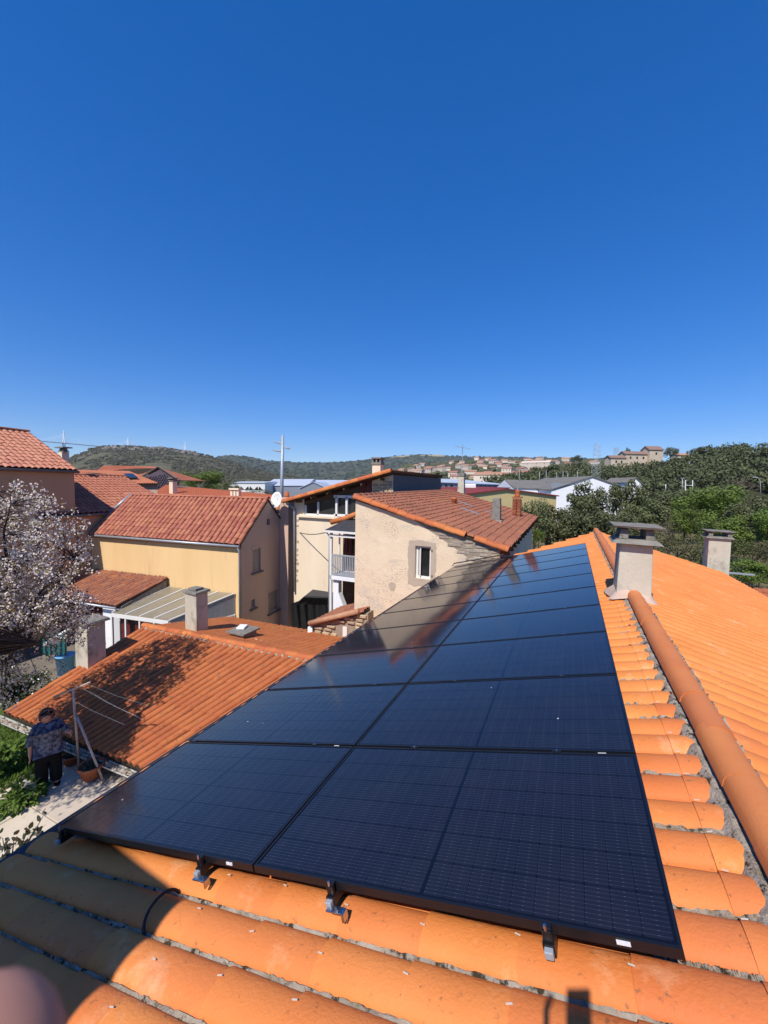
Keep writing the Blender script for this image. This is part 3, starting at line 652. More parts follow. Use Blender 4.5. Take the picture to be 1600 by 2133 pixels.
while zz < zt-.05:
    for s in range(2):
        for (cx_, cy_, sx_, sy_) in ((-.1+.2*s, -.19, .19, .02), (.19, -.1+.2*s, .02, .19), (-.19, -.1+.2*s, .02, .19)):
            q = MB().box((c.x+cx_+(.05 if nb % 2 and sx_ > .1 else 0)*(1-s*2)*.6, c.y+cy_, zz+.035), (sx_, sy_, .058)).build('brick', m_brick); q.parent = o
    zz += .072; nb += 1
for k in range(5):
    q = MB().box((c.x-.16+.08*k, c.y-.2, zt+.03), (.05, .05, .08)).build('brick', m_brick); q.parent = o
q = MB().box((c.x, c.y, zt+.10), (.46, .46, .07)).build('chimney_crown', m_brick); q.parent = o
q = MB().lathe((c.x, c.y, zt+.13), [(.14, 0), (.13, .05), (.11, .25), (.13, .30), (.10, .32)], 14).build('chimney_pot', m_verge, None, True); q.parent = o
q = MB().tube([V((c.x, c.y, zt+.4)), V((c.x, c.y, zt+.6))], .035, 6).build('cowl', m_zinc); q.parent = o
c = on_B(961, 1028); zt = atd(961, 992, (c-CAM).dot(FW)).z
o = MB().hexa([c+V((-.22, -.2, -.3)), c+V((.22, -.2, -.3)), c+V((.22, .2, -.3)), c+V((-.22, .2, -.3)), V((c.x-.17, c.y-.17, zt)), V((c.x+.17, c.y-.17, zt)), V((c.x+.17, c.y+.17, zt)), V((c.x-.17, c.y+.17, zt))]).build('chimney', m_render, h)
q = MB().box((c.x, c.y, zt+.1), (.42, .42, .2)).build('chimney_top', m_conc); q.parent = o
q = MB().tube([V((c.x, c.y, zt)), V((c.x, c.y, zt+2.0))], .02, 5); q.tube([V((c.x-.5, c.y, zt+1.9)), V((c.x+.5, c.y, zt+1.7))], .015, 5)
for k in range(5): q.tube([V((c.x-.4+.2*k, c.y-.25, zt+1.88-.04*k)), V((c.x-.4+.2*k, c.y+.25, zt+1.88-.04*k))], .012, 4)
q = q.build('aerial', m_galv); q.parent = o
c = on_B(946, 1052); MB().lathe(c, [(.13, 0), (.11, .16), (.14, .18), (.12, .26), (.15, .28), (.05, .36)], 12).build('vent_pipe', m_verge, h, True)
for x0, y0, x1, y1 in ((956, 1049, 984, 1059), (960, 1063, 998, 1076), (1008, 1068, 1027, 1075)):
    p0, p1 = on_B(x0, y0), on_B(x1, y1); d = (p1-p0); q = MB().box((p0+p1)/2+V((0, 0, .1)), (d.length, .12, .05), X=d.normalized(), Y=V((0, 0, 1)).cross(d.normalized())); q.build('lead_flashing', m_zinc, h)
# rafters showing under the low eave
for k in range(14):
    t = k/14; p = lerp(pR, bR, t); MB().box(p+V((-.22, .1, -.13)), (.5, .07, .1)).build('rafter', m_wood, h)

# ================================================================== cream house with the glazed loft
CY = 17.0
h = empty('glazed_loft_house', (-11, CY, GROUND), 'tall cream house with glazed loft under a lopsided tile roof', 'house')
Lx, Rx = -14.45, -8.45; zL, zR = aty(613, 1040, CY).z, aty(819, 984, CY).z
g0, g1 = aty(634, 1073, CY), aty(760, 1032, CY)
def tz(x): return zL-.12+(x-Lx)*(zR-zL)/(Rx-Lx)
O = V((Lx, CY, 0)); sill = g0.z
u0 = g0.x-Lx; u1 = 4.3
b = MB()
P = wall(b, O, XV, [(0, tz(Lx)), (u0, tz(Lx+u0)), (u0+.001, sill), (u1, sill), (u1+.001, tz(Lx+u1)), (Rx-Lx, tz(Rx))], [], bottom=GROUND, N=V((0, -1, 0)))
b.quad(V((Lx, CY, GROUND)), V((Lx, CY, tz(Lx))), V((Lx, 27, tz(Lx))), V((Lx, 27, GROUND)))
b.build('wall', m_wallC, h, weld=True)
q = MB(); q.hexa([V((Rx, CY, GROUND)), V((Rx+.02, CY, GROUND)), V((Rx+.02, 25, GROUND)), V((Rx, 25, GROUND)), V((Rx, CY, tz(Rx))), V((Rx+.02, CY, tz(Rx))), V((Rx+.02, 25, tz(Rx))), V((Rx, 25, tz(Rx))) ]); q.build('side_wall', m_grey, h)
# glazing: panes in the slanted loft opening, set behind white posts
gl = MB(); D_ = .22
xs = [g0.x+.05, aty(662, 1050, CY).x, aty(700, 1050, CY).x, aty(737, 1050, CY).x+.4]
def tl_(x): return tz(x)-.42
fr = MB(); fr.box(((g0.x+Lx+u1)/2, CY+.06, sill+.05), (Lx+u1-g0.x, .1, .1))
for x in xs[:2]: fr.box((x, CY+.06, (sill+tl_(x))/2+.05), (.09, .1, tl_(x)-sill))
loft = fr.build('loft_window', m_white, h)
for a, c2 in zip(xs, xs[1:]):
    q = MB(); q.quad(V((a, CY+.1, sill)), V((c2, CY+.1, sill)), V((c2, CY+.1, tl_(c2)+.2)), V((a, CY+.1, tl_(a)+.2))); q = q.build('pane', m_glassv); q.parent = loft
fx0, fx1 = aty(700, 1034, CY), aty(745, 1073, CY); fz = fx0.z
fr = MB()
for x in (fx0.x+.06, aty(723, 1050, CY).x, fx1.x): fr.box((x, CY+.0, (sill+fz)/2), (.12, .12, fz-sill))
fr.box(((fx0.x+fx1.x)/2, CY, fz), (fx1.x-fx0.x+.2, .12, .14)); fr.box(((fx0.x+fx1.x)/2, CY, sill+.1), (fx1.x-fx0.x+.2, .12, .12)); fr.build('window', m_white, h)
q = MB().box(((Lx+Lx+u1)/2+.3, CY-.06, sill-.06), (u1, .2, .1)); q.build('sill', m_wallC, h)
q = MB(); q.prism([V((g0.x, CY+.02, tl_(g0.x)+.1)), V((Lx+u1, CY+.02, tl_(Lx+u1)+.1)), V((Lx+u1, CY+.02, tl_(Lx+u1)+.3)), V((g0.x, CY+.02, tl_(g0.x)+.28))], (0, .14, 0)); q.build('timber_beam', m_wood, h)
q = MB(); q.box((Lx+u1+.16, CY-.02, (sill+tz(Lx+u1))/2+.25), (.32, .1, tz(Lx+u1)-sill-.55)); q.build('loft_post', m_whiter, h)
sx0, sx1 = aty(753, 1010, CY).x, aty(775, 1010, CY).x; z0, z1 = 1.0, aty(764, 990, CY).z
MB().box(((sx0+sx1)/2, CY-.03, (z0+z1)/2), (sx1-sx0, .08, z1-z0)).build('shutter', m_redwood, h)
rn = random.Random(12); zz = z0-.2; sx1 += .05
while zz < tz(Rx)-.1:
    xx = sx1
    while xx < Rx-.08:
        L = min(rn.uniform(.25, .6), Rx-.02-xx)
        if L > .08 and zz+.1 < tz(xx)-.1:
            q = MB(); stone(q, V((xx+L/2, CY-.02, zz+.07)), L*.95, .1, .13, rn); bevel(q.build('stone', m_stone, h), .012, 1)
        xx += L+.02
    zz += .15
# rafters and roof
e0, e1 = V((Lx-.35, CY-.55, zL-.12)), V((Rx+.1, CY-.55, zR+.05)); f0, f1 = V((Lx-.35, 26.5, zL-.12)), V((Rx+.1, 25, zR+.05))
bed(h, [e0, e1, f1, f0], m_wood, th=.08)
for k in range(6):
    x = Lx+.5+k*1.0; MB().box((x, CY-.25, tz(x)-.1), (.09, .6, .12)).build('rafter', m_wood, h)
tl = tile_field(f0, e0, e1, f1, 34, 14, flat=.8); place_tiles(h, tl, tmesh(m_tileF, 6, .26), 0)
n = 15
for k in range(n):
    a0, a1 = lerp(e0, e1, k/n), lerp(e0, e1, (k+1)/n); U = (a1-a0); L = U.length; U.normalize(); N = (V((0, -.5, 0))+ZV).normalized(); N = (N-U*N.dot(U)).normalized()
    o = bpy.data.objects.new('verge_tile', tmesh(m_verge, 8, .4)); COL.objects.link(o); adopt(o, h); o.matrix_basis = tm(a0+V((0, 0, .0)), U.cross(N), U, N, .3, L*1.12, .3)
# small quoin stones at the wall corner, rain pipe
for k in range(12):
    z = -.6-k*.31; MB().box((Lx+.12+rn.uniform(0, .1), CY-.004, z+rn.uniform(-.08, .08)), (rn.uniform(.1, .3), .02, rn.uniform(.08, .17))).build('quoin', m_stone, h)
q = MB(); q.tube([V((Lx-.2, CY-.45, zL-.22)), V((Lx+.1, CY-.15, zL-.5)), V((Lx+.1, CY-.12, -4.6))], .06, 8); q.build('rain_pipe', m_zinc, h, True)
c = V((aty(787, 985, CY+2).x, CY+2, 0)); zt = aty(787, 968, CY+2).z
o = MB().box((c.x, c.y, zt-.8), (.5, .4, 1.6)).build('chimney', m_wallC, h)
q = MB().box((c.x, c.y, zt+.06), (.6, .5, .12)).build('cap_base', m_conc); q.parent = o
for dx in (-.22, 0, .22):
    q = MB().box((c.x+dx, c.y, zt+.22), (.08, .4, .2)).build('cap_post', m_conc); q.parent = o
q = MB().box((c.x, c.y, zt+.36), (.62, .52, .08)).build('cap_slab', m_conc); q.parent = o
# wall foot band between house and lower shed


# ================================================================== balcony porch between the two houses
PY = 14.6
h = empty('balcony_porch', (-9.6, PY, GROUND), 'narrow balcony porch with slatted railing and slate roof between two cream walls', 'porch')
def pp(x, y, dy=0): return aty(x, y, PY+dy)
L0, L1, Rr = pp(686, 1100).x, pp(693, 1100).x, pp(741, 1100).x+.35
zr0, zr1, zrail, zdk, zdb, zbt = pp(690, 1105).z, pp(705, 1082).z, pp(700, 1155).z, pp(700, 1198).z, pp(700, 1206).z, pp(700, 1290).z
q = MB(); q.hexa([V((L0-.05, PY-.3, zr0)), V((Rr, PY-.3, zr0)), V((Rr, PY+1.2, zr1-.1)), V((L0+.35, PY+1.2, zr1-.1)), V((L0-.05, PY-.3, zr0+.05)), V((Rr, PY-.3, zr0+.05)), V((Rr, PY+1.2, zr1-.02)), V((L0+.35, PY+1.2, zr1-.02))]); q.build('slate_roof', m_slate, h)
MB().box(((L0+Rr)/2, PY-.33, zr0-.01), (Rr-L0+.1, .07, .09)).build('gutter', m_white, h)
MB().box(((L0+Rr)/2+.1, PY-.2, zr0-.2), (Rr-L0-.1, .1, .1)).build('fascia', m_white, h)
MB().box((L1, PY-.1, (zr0+zbt)/2), (.1, .1, zr0-zbt)).build('post', m_white, h)
MB().box((pp(705, 1130).x, PY+.1, (zr0+zrail)/2-.1), (.06, .06, zr0-zrail)).build('post', m_white, h)
MB().box(((L1+Rr)/2, PY-.1, zrail), (Rr-L1, .06, .06)).build('top_rail', m_galv, h); MB().box(((L1+Rr)/2, PY-.1, zdk+.05), (Rr-L1, .06, .05)).build('bottom_rail', m_galv, h)
ns = 17
for k in range(ns): MB().box((lerp(L1+.05, Rr-.05, k/(ns-1)), PY-.1, (zrail+zdk)/2+.02), (.045, .03, zrail-zdk-.06)).build('slat', m_galv, h)
MB().box(((L1+Rr)/2, PY+.5, (zdk+zdb)/2), (Rr-L1+.1, 1.3, zdk-zdb)).build('deck', m_whiter, h)
MB().box(((L0+Rr)/2+.3, PY+1.15, (zr1+zbt)/2-.2), (Rr-L0+.4, .1, zr1-zbt)).build('back_wall', m_wood, h)
for x0, x1, mm in ((697, 703, m_redwood), (706, 712, m_redwood), (722, 731, m_wallC)):
    a, c2 = pp(x0, 1130).x, pp(x1, 1130).x; MB().box(((a+c2)/2, PY+.95, (zr0+zrail)/2-.1), (c2-a, .06, zr0-zrail+.1)).build('shutter', mm, h)
q = MB(); a0, a1 = pp(694, 1210), pp(705, 1210); q.prism([V((L1+.06, PY+.0, zbt)), V((pp(728, 1290).x, PY, zbt)), V((pp(705, 1235).x, PY, pp(705, 1235).z)), V((a1.x, PY, zdb)), V((L1+.06, PY, zdb))], (0, .3, 0)); q.build('stair_wall', m_whiter, h)
q = MB(); rn = random.Random(5)
for k in range(2): q.box((pp(731+k*5, 1250).x, PY+.8, (zdb+zbt)/2), (.14, .1, zdb-zbt))
q.build('door_leaf', m_wallC, h)
b = MB(); c0, c1, c2 = aty(690, 1088, PY+1.0), aty(720, 1080, PY+1.0), aty(742, 1070, PY+1.0)
b.tube([c0, c1, c2+V((.3, 0, .1))], .13, 8); b.build('edge_tiles', m_verge, h, True)
# the drain pipes on the corner
b = MB(); b.tube([V((L0+.02, PY-.3, zr0-.05)), V((L0+.1, PY-.12, zr0-.3)), V((L0+.1, PY-.12, zbt))], .05, 8); b.build('rain_pipe', m_whiter, h, True)
b = MB(); p0 = aty(603, 1099, 18.2); p1 = aty(688, 1106, PY-.3)
pts = [lerp(p0, p1, t)+V((0, 0, -.55*4*t*(1-t)*.5)) for t in [k/10 for k in range(11)]]; b.tube(pts, .022, 5)
tag(b.build('overhead_cable', m_black), 'thin dark cable slung across the cream wall to the porch', 'cable')

# ================================================================== low dark shed in the alley
h = empty('alley_shed', (-12.3, 14.6, GROUND), 'low shed with grey felt roof and black tarpaulin in the alley', 'shed')
k0, k1, k2, k3 = [atz(x, y, -4.35) for x, y in ((634, 1242), (687, 1243), (687, 1232), (640, 1228))]
b = MB(); b.hexa([k0+V((0, 0, -.06)), k1+V((.2, 0, -.06)), k2+V((.2, 1, -.06)), k3+V((0, 1, -.06)), k0, k1+V((.2, 0, 0)), k2+V((.2, 1, 0)), k3+V((0, 1, 0))]); b.build('felt_roof', m_slate, h)
t0, t1 = atz(612, 1255, -4.9), atz(688, 1258, -4.9); b = MB(); n = 14; vs = []
for i in range(n+1):
    p, q = lerp(k0, k1+V((.2, 0, 0)), i/n), lerp(t0, t1, i/n); s = .05*math.sin(i*2.3)
    vs += [p+V((0, 0, .01)), lerp(p, q, .5)+V((0, 0, -.08+s)), q+V((0, -.3, s)), q+V((0, -.1+s, -2.4))]
b.add(vs, [(4*i+j, 4*i+j+1, 4*i+j+5, 4*i+j+4) for i in range(n) for j in range(3)]); b.build('tarpaulin', m_tarp_shade, h, True)  # lower drop of the sheet stands in for the dark shade under the tarpaulin
b = MB()
for p in (t1, k1): b.box((p.x, p.y, (p.z+GROUND)/2), (.12, .12, p.z-GROUND))
b.build('post', m_wood, h)
MB().box(((k0.x+k1.x)/2, k3.y+1.6, -5.7), (5.5, .1, 2.8)).build('back_wall', m_tarp_shade, h)  # black colour stands in for the shade inside the shed
# stone outhouse with its own canal tiles
SY = 10.55
h = empty('stone_outhouse', (-7.9, SY, GROUND), 'small stone outhouse with pale canal tiles beside the cream house', 'shed')
s0, s1 = aty(652, 1330, SY), aty(742, 1330, SY); zt0, zt1 = aty(655, 1302, SY).z, aty(740, 1276, SY).z
MB().hexa([V((s0.x, SY+.1, GROUND)), V((s1.x+.4, SY+.1, GROUND)), V((s1.x+.4, SY+2.2, GROUND)), V((s0.x, SY+2.2, GROUND)), V((s0.x, SY+.1, zt0-.05)), V((s1.x+.4, SY+.1, zt1+.02)), V((s1.x+.4, SY+2.2, zt1+.02)), V((s0.x, SY+2.2, zt0-.05))]).build('wall', m_joint, h)
rn = random.Random(31); wz0, wz1 = aty(712, 1327, SY), aty(721, 1308, SY); zz = aty(690, 1350, SY).z
while zz < zt1:
    xx = s0.x+rn.uniform(0, .05); hh = rn.uniform(.11, .2)
    while xx < s1.x+.35:
        L = rn.uniform(.2, .5); L = min(L, s1.x+.38-xx); xm = xx+L/2; lim = lerp(zt0, zt1, (xm-s0.x)/(s1.x-s0.x))-.06
        inw = xx < wz1.x+.05 and xx+L > wz0.x-.05 and zz < wz1.z and zz+hh > wz0.z
        if L > .08 and zz+hh < lim and not inw: q = MB(); stone(q, V((xm, SY+.09+rn.uniform(-.02, .015), zz+hh/2)), L*.95, .14, hh*.92, rn); bevel(q.build('stone', m_stone, h), .02, 1)
        xx += L+.02
    zz += hh+.015
b = MB(); b.box(((wz0.x+wz1.x)/2, SY+.08, (wz0.z+wz1.z)/2), (wz1.x-wz0.x, .05, wz1.z-wz0.z)); b.build('window', m_white, h)
tl = tile_field(V((s0.x-.1, SY+2.2, zt0+.02)), V((s0.x-.1, SY-.02, zt0+.02)), V((s1.x+.25, SY-.02, zt1+.06)), V((s1.x+.25, SY+2.2, zt1+.06)), 10, 5, jit=.03)
place_tiles(h, tl, tmesh(m_tileH, 8, .36), 60)
b = MB(); b.tube([V((s0.x-.12, SY-.06, zt0+.05)), V((s1.x+.1, SY-.06, zt1+.08))], .095, 10); b.build('verge_tile', mat('pale_clay', (.5, .27, .16), (.38, .2, .12), 5, .85, .2, .4, 30, 0, spots=((.3, .25, .2), 12, .58, .1)), h, True)
b = MB(); g0_, g1_ = aty(655, 1328, SY-.5), aty(735, 1342, SY-.5); b.tube([g0_, g1_+V((.6, 0, -.08))], .07, 8); b.build('gutter', m_white, h, True)
b = MB(); b.box(lerp(g0_, g1_, .6)+V((.3, .1, -.22)), (2.6, .08, .22)); b.build('fascia', m_redwood, h)
b = MB(); b.tube([V((s0.x-.12, SY, zt0-.1)), V((s0.x-.12, SY, -7))], .09, 8); b.build('rain_pipe', m_whiter, h, True)
# ================================================================== ochre house with the long pink tile roof
E_ = V((.99297, .11835, 0)); N_ = V((-.11835, .99297, 0))
aB, aA, bF = -23.706, -13.403, 15.277; zE, wD, hD = -1.612, 2.426, 2.209
def G3(a, b, z): return E_*a+N_*b+ZV*z
def pa(x, y, a): return atpl(x, y, E_*a, E_)
def pb(x, y, b): return atpl(x, y, N_*b, N_)
h = empty('ochre_house', G3((aA+aB)/2, bF+2, GROUND), 'ochre rendered house with long pink tiled roof and shuttered gable windows', 'house')
b = MB(); W0 = bF+.16
Pf = wall(b, G3(aB, W0, 0), E_, [(0, zE+.02), (aA-aB-.06, zE+.02)], [], bottom=GROUND, N=-N_)
ga = aA-.06; bk = bF+2*wD
def gw(x0, y0, x1, y1):
    p, q = pa(x0, y0, ga), pa(x1, y1, ga); u = sorted((p.dot(N_)-W0, q.dot(N_)-W0)); v = sorted((p.z, q.z)); return (u[0], v[0], u[1], v[1])
holes = [gw(526, 1193, 543, 1141), gw(523, 1268, 531, 1247), gw(559, 1279, 580, 1226), gw(556, 1094, 563, 1080)]
Pg = wall(b, G3(ga, W0, 0), N_, [(0, zE+.02), (bF+wD-W0, zE+hD-.04), (bk-W0, zE)], holes, bottom=GROUND, depth=.16, N=E_)
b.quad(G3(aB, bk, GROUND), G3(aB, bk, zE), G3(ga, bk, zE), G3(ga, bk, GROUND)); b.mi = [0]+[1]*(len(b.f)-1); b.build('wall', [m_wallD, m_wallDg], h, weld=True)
m_rolls = mat('roller_shutter', (.40, .34, .28), (.36, .30, .25), 2, .7, .3)
for k, hl in enumerate(holes):
    q = MB()
    if k == 3: q.quad(Pg(hl[0], hl[1], .14), Pg(hl[2], hl[1], .14), Pg(hl[2], hl[3], .14), Pg(hl[0], hl[3], .14)); q.build('air_grille', m_grey, h); continue
    s = 9 if k != 1 else 5
    sh = MB()
    for i in range(s):
        v0, v1 = lerp(hl[1], hl[3], i/s), lerp(hl[1], hl[3], (i+.88)/s); sh.hexa([Pg(hl[0], v0, .12), Pg(hl[2], v0, .12), Pg(hl[2], v0, .09), Pg(hl[0], v0, .09), Pg(hl[0], v1, .12), Pg(hl[2], v1, .12), Pg(hl[2], v1, .09), Pg(hl[0], v1, .09)])
    sh.quad(Pg(hl[0], hl[1], .121), Pg(hl[2], hl[1], .121), Pg(hl[2], hl[3], .121), Pg(hl[0], hl[3], .121)); sh.build('shutter', m_rolls, h)
    q.hexa([Pg(hl[0]-.1, hl[1]-.09, .05), Pg(hl[2]+.12, hl[1]-.09, .05), Pg(hl[2]+.12, hl[1]-.09, -.11), Pg(hl[0]-.1, hl[1]-.09, -.11), Pg(hl[0]-.1, hl[1]-.01, .05), Pg(hl[2]+.12, hl[1]-.01, .05), Pg(hl[2]+.12, hl[1]-.01, -.11), Pg(hl[0]-.1, hl[1]-.01, -.11)]); q.build('sill', m_grey, h)
    if k in (0, 2):
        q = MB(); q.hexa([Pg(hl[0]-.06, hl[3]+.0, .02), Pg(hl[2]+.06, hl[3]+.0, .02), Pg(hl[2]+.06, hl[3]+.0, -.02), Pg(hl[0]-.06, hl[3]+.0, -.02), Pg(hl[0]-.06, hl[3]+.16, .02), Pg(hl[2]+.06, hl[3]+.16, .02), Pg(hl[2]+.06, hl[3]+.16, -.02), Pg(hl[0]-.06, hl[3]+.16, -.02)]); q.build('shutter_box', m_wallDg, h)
ov = .02
tl = tile_field(G3(aB+.1, bF-ov, zE), G3(aA, bF-ov, zE), G3(aA, bF+wD, zE+hD), G3(aB+.1, bF+wD, zE+hD), 33, 9, over=1.16, jit=.018, flat=.85, wd=.86)
place_tiles(h, tl, tmesh(m_tileD, 8, .40, .90, .07), 300)
tl = tile_field(G3(aA, bk, zE), G3(aB+.1, bk, zE), G3(aB+.1, bF+wD, zE+hD), G3(aA, bF+wD, zE+hD), 33, 9, over=1.16, jit=.018, flat=.85); place_tiles(h, tl, tmesh(m_tileD, 6, .28), 0)
bed(h, [G3(aB, bF, zE-.0), G3(aA, bF, zE-.0), G3(aA, bF+wD, zE+hD-.02), G3(aB, bF+wD, zE+hD-.02)], m_bed, th=.07); bed(h, [G3(aB, bk, zE-.0), G3(aB, bF+wD, zE+hD-.02), G3(aA, bF+wD, zE+hD-.02), G3(aA, bk, zE-.0)], m_bed, th=.07)
ridge_row(h, G3(aA+.02, bF+wD, zE+hD+.03), G3(aB, bF+wD, zE+hD+.03), 26, .15, m_tileD, h=.34)
b = MB(); b.tube([G3(aB+.3, bF-.06, zE-.03), G3(aA-.02, bF-.06, zE-.06)], .065, 8); b.build('gutter', m_zinc, h, True)
b = MB(); b.tube([G3(aA-.1, bF-.06, zE-.1), G3(aA-.1, bF+.08, zE-.35), G3(aA-.1, bF+.09, GROUND)], .05, 8); b.build('rain_pipe', m_zinc, h, True)
MB().prism([G3(aB, W0-.02, zE-.02), G3(aA-.05, W0-.02, zE-.02), G3(aA-.05, W0-.02, zE-.2), G3(aB, W0-.02, zE-.2)], N_*.05).build('eave_board', m_wallE, h)
b = MB(); b.tube([G3(aB+.25, bF-.03, zE+.02), G3(aB+.25, bF+wD*.55, zE+hD*.6)], .06, 6); b.tube([G3(aB+.25, bF+wD*.55, zE+hD*.6), G3(aB+.5, bF+wD, zE+hD+.08)], .10, 6); b.build('side_flashing', m_zinc, h, True)
# chimney breast against the gable, with satellite dish
c0, c1 = pa(583, 1150, ga).dot(N_), bk+.05
ct = pa(590, 1036, aA+.2).z
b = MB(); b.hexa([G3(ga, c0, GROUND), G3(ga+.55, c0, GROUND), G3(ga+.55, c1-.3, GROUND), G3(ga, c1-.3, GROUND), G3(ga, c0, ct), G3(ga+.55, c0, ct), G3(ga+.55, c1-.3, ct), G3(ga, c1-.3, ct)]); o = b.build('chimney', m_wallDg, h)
q = MB().lathe(G3(ga+.28, c0+.3, ct), [(.16, 0), (.13, .1), (.12, .32)], 12).build('chimney_pot', m_verge, None, True); q.parent = o
e = empty('satellite_dish', G3(ga+.1, c0-.35, .35), 'round white satellite dish fixed to the chimney of the ochre house', 'satellite dish')
dc = pa(575, 1041, ga+.25); look = (CAM-dc); look.z = 0; look = (look.normalized()+V((-.75, -.5, .25))).normalized(); ux = look.cross(ZV).normalized(); uy = ux.cross(look)
vs = []; fs = []
for r_ in range(5):
    for k in range(24): a = 2*math.pi*k/24; rr = .40*r_/4; vs.append(dc+ux*math.cos(a)*rr+uy*math.sin(a)*rr*1.12-look*(.10-.10*(r_/4)**2))
for r_ in range(4):
    for k in range(24): fs.append((r_*24+k, r_*24+(k+1) % 24, (r_+1)*24+(k+1) % 24, (r_+1)*24+k))
q = MB(); q.add(vs, fs); q = q.build('reflector', m_white, e, True); so_ = q.modifiers.new('s', 'SOLIDIFY'); so_.thickness = .012
MB().tube([dc-uy*.38, dc+look*.42-uy*.1, dc+look*.46], .014, 6).build('feed_arm', m_galv, e)
MB().tube([dc-look*.1, dc-look*.28-uy*.1, G3(ga+.25, c0+.02, dc.z-.2)], .022, 6).build('bracket', m_galv, e)
# steel mast with cross arms, further back
MD = 34.; e = empty('line_mast', atd(587, 1040, MD), 'tall grey steel mast with three short cross arms above the ochre house', 'mast')
m0, m1 = atd(586, 1075, MD), atd(589, 907, MD); MB().tube([m0, lerp(m0, m1, .5), m1], [.17, .14, .11], 10).build('pole', m_galv, e, True)
for x0, y0, x1, y1 in ((571, 920, 588, 924), (588, 931, 604, 934), (568, 938, 587, 940)): MB().tube([atd(x0, y0, MD), atd(x1, y1, MD)], [.05, .09], 6).build('cross_arm', m_galv, e)
# ------------------------------------------------------------------ tall tan house at the edge
h = empty('tall_tan_house', G3(aB-4, 11, GROUND), 'tall tan house in shade with salmon tiled roof, behind the blossoming tree', 'house')
b0, b1 = 3.0, 14.81; zE2 = 1.995; wE, hE = 3.85, 2.17
b = MB(); a0 = aB-.12
b.quad(G3(a0, b0, GROUND), G3(a0, b1-.12, GROUND), G3(a0, b1-.12, zE2-.03), G3(a0, b0, zE2-.03))
b.add([G3(a0, b1-.12, GROUND), G3(a0-2*wE, b1-.12, GROUND), G3(a0-2*wE, b1-.12, zE2), G3(a0-wE, b1-.12, zE2+hE-.05), G3(a0, b1-.12, zE2)], [(0, 1, 2, 3, 4)])
b.add([G3(a0, b0, GROUND), G3(a0-2*wE, b0, GROUND), G3(a0-2*wE, b0, zE2), G3(a0-wE, b0, zE2+hE-.05), G3(a0, b0, zE2)], [(0, 1, 2, 3, 4)]); b.build('wall', m_wallE, h, weld=True)
tl = tile_field(G3(aB, b0, zE2), G3(aB, b1, zE2), G3(aB-wE, b1, zE2+hE), G3(aB-wE, b0, zE2+hE), 42, 12, over=1.15, jit=.015, flat=.85); place_tiles(h, tl, tmesh(m_tileE, 8, .38, .90, .08), 260)
tl = tile_field(G3(aB-2*wE, b1, zE2), G3(aB-2*wE, b0, zE2), G3(aB-wE, b0, zE2+hE), G3(aB-wE, b1, zE2+hE), 42, 12, over=1.15); place_tiles(h, tl, tmesh(m_tileE, 6, .28), 0)
bed(h, [G3(aB, b0, zE2-.01), G3(aB, b1, zE2-.01), G3(aB-wE, b1, zE2+hE-.03), G3(aB-wE, b0, zE2+hE-.03)], m_bed)
ridge_row(h, G3(aB-wE, b1, zE2+hE+.05), G3(aB-wE, b0, zE2+hE+.05), 28, .16, m_tileB, h=.34)
b = MB(); b.tube([G3(aB+.05, b0, zE2-.07), G3(aB+.05, b1+.03, zE2-.09)], .075, 8); b.build('gutter', m_zincb, h, True)
c = pa(133, 955, aB-5.2); c = V((c.x, c.y, 0)); zc = pa(133, 944, aB-5.2).z
o = MB().box((c.x, c.y, zc-.9), (.42, .42, 1.9)).build('chimney', m_wallC, h)
for k, (s, z) in enumerate(((.6, .1), (.5, .2), (.95, .36))): q = MB().box((c.x, c.y, zc+z), (s, s*.6, .07)).build('cap_slab', m_conc); q.parent = o
for s in (-1, 1): q = MB().box((c.x+s*.18, c.y, zc+.24), (.09, .2, .22)).build('cap_post', m_conc); q.parent = o
# ------------------------------------------------------------------ lower wing behind it
h = empty('rear_wing_house', G3(aB-3, 17, GROUND), 'lower wing with pink tiled roof half in shadow behind the tall tan house', 'house')
P0 = pa(168, 1071, aB+.12); sl = math.radians(24); npl = ZV*math.cos(sl)+E_*math.sin(sl)
R1, R0 = atpl(252, 993, P0, npl), atpl(158, 990, P0, npl); q1 = atpl(345, 1056, P0, npl)
Rz = R1.z; bq = R1.dot(N_); ar = R1.dot(E_); b00 = P0.dot(N_)-2.0
tl = tile_field(G3(aB+.12, b00, P0.z), G3(aB+.12, bq+.3, P0.z), G3(ar, bq+.3, Rz), G3(ar, b00, Rz), max(8, int((bq+.3-b00)/.3)), 14, over=1.15, flat=.85); place_tiles(h, tl, tmesh(m_tileD, 8, .38, .90, .08), 220)
bed(h, [G3(aB+.12, b00, P0.z-.01), G3(aB+.12, bq+.3, P0.z-.01), G3(ar, bq+.3, Rz-.02), G3(ar, b00, Rz-.02)], m_bed)
b = MB(); b.quad(G3(aB+.02, b00, GROUND), G3(aB+.02, bq+.2, GROUND), G3(aB+.02, bq+.2, P0.z), G3(aB+.02, b00, P0.z)); b.add([G3(aB+.02, bq+.2, GROUND), G3(ar, bq+.2, GROUND), G3(ar, bq+.2, Rz-.05), G3(aB+.02, bq+.2, P0.z-.05)], [(0, 1, 2, 3)]); b.build('wall', m_wallE, h, weld=True)
b = MB(); b.tube([G3(aB+.2, b00, P0.z-.06), G3(aB+.2, bq, P0.z-.06)], .07, 8); b.build('gutter', m_zincb, h, True)
ridge_row(h, G3(ar, bq+.3, Rz+.03), G3(ar, b00, Rz+.03), 16, .15, m_tileB, h=.34)

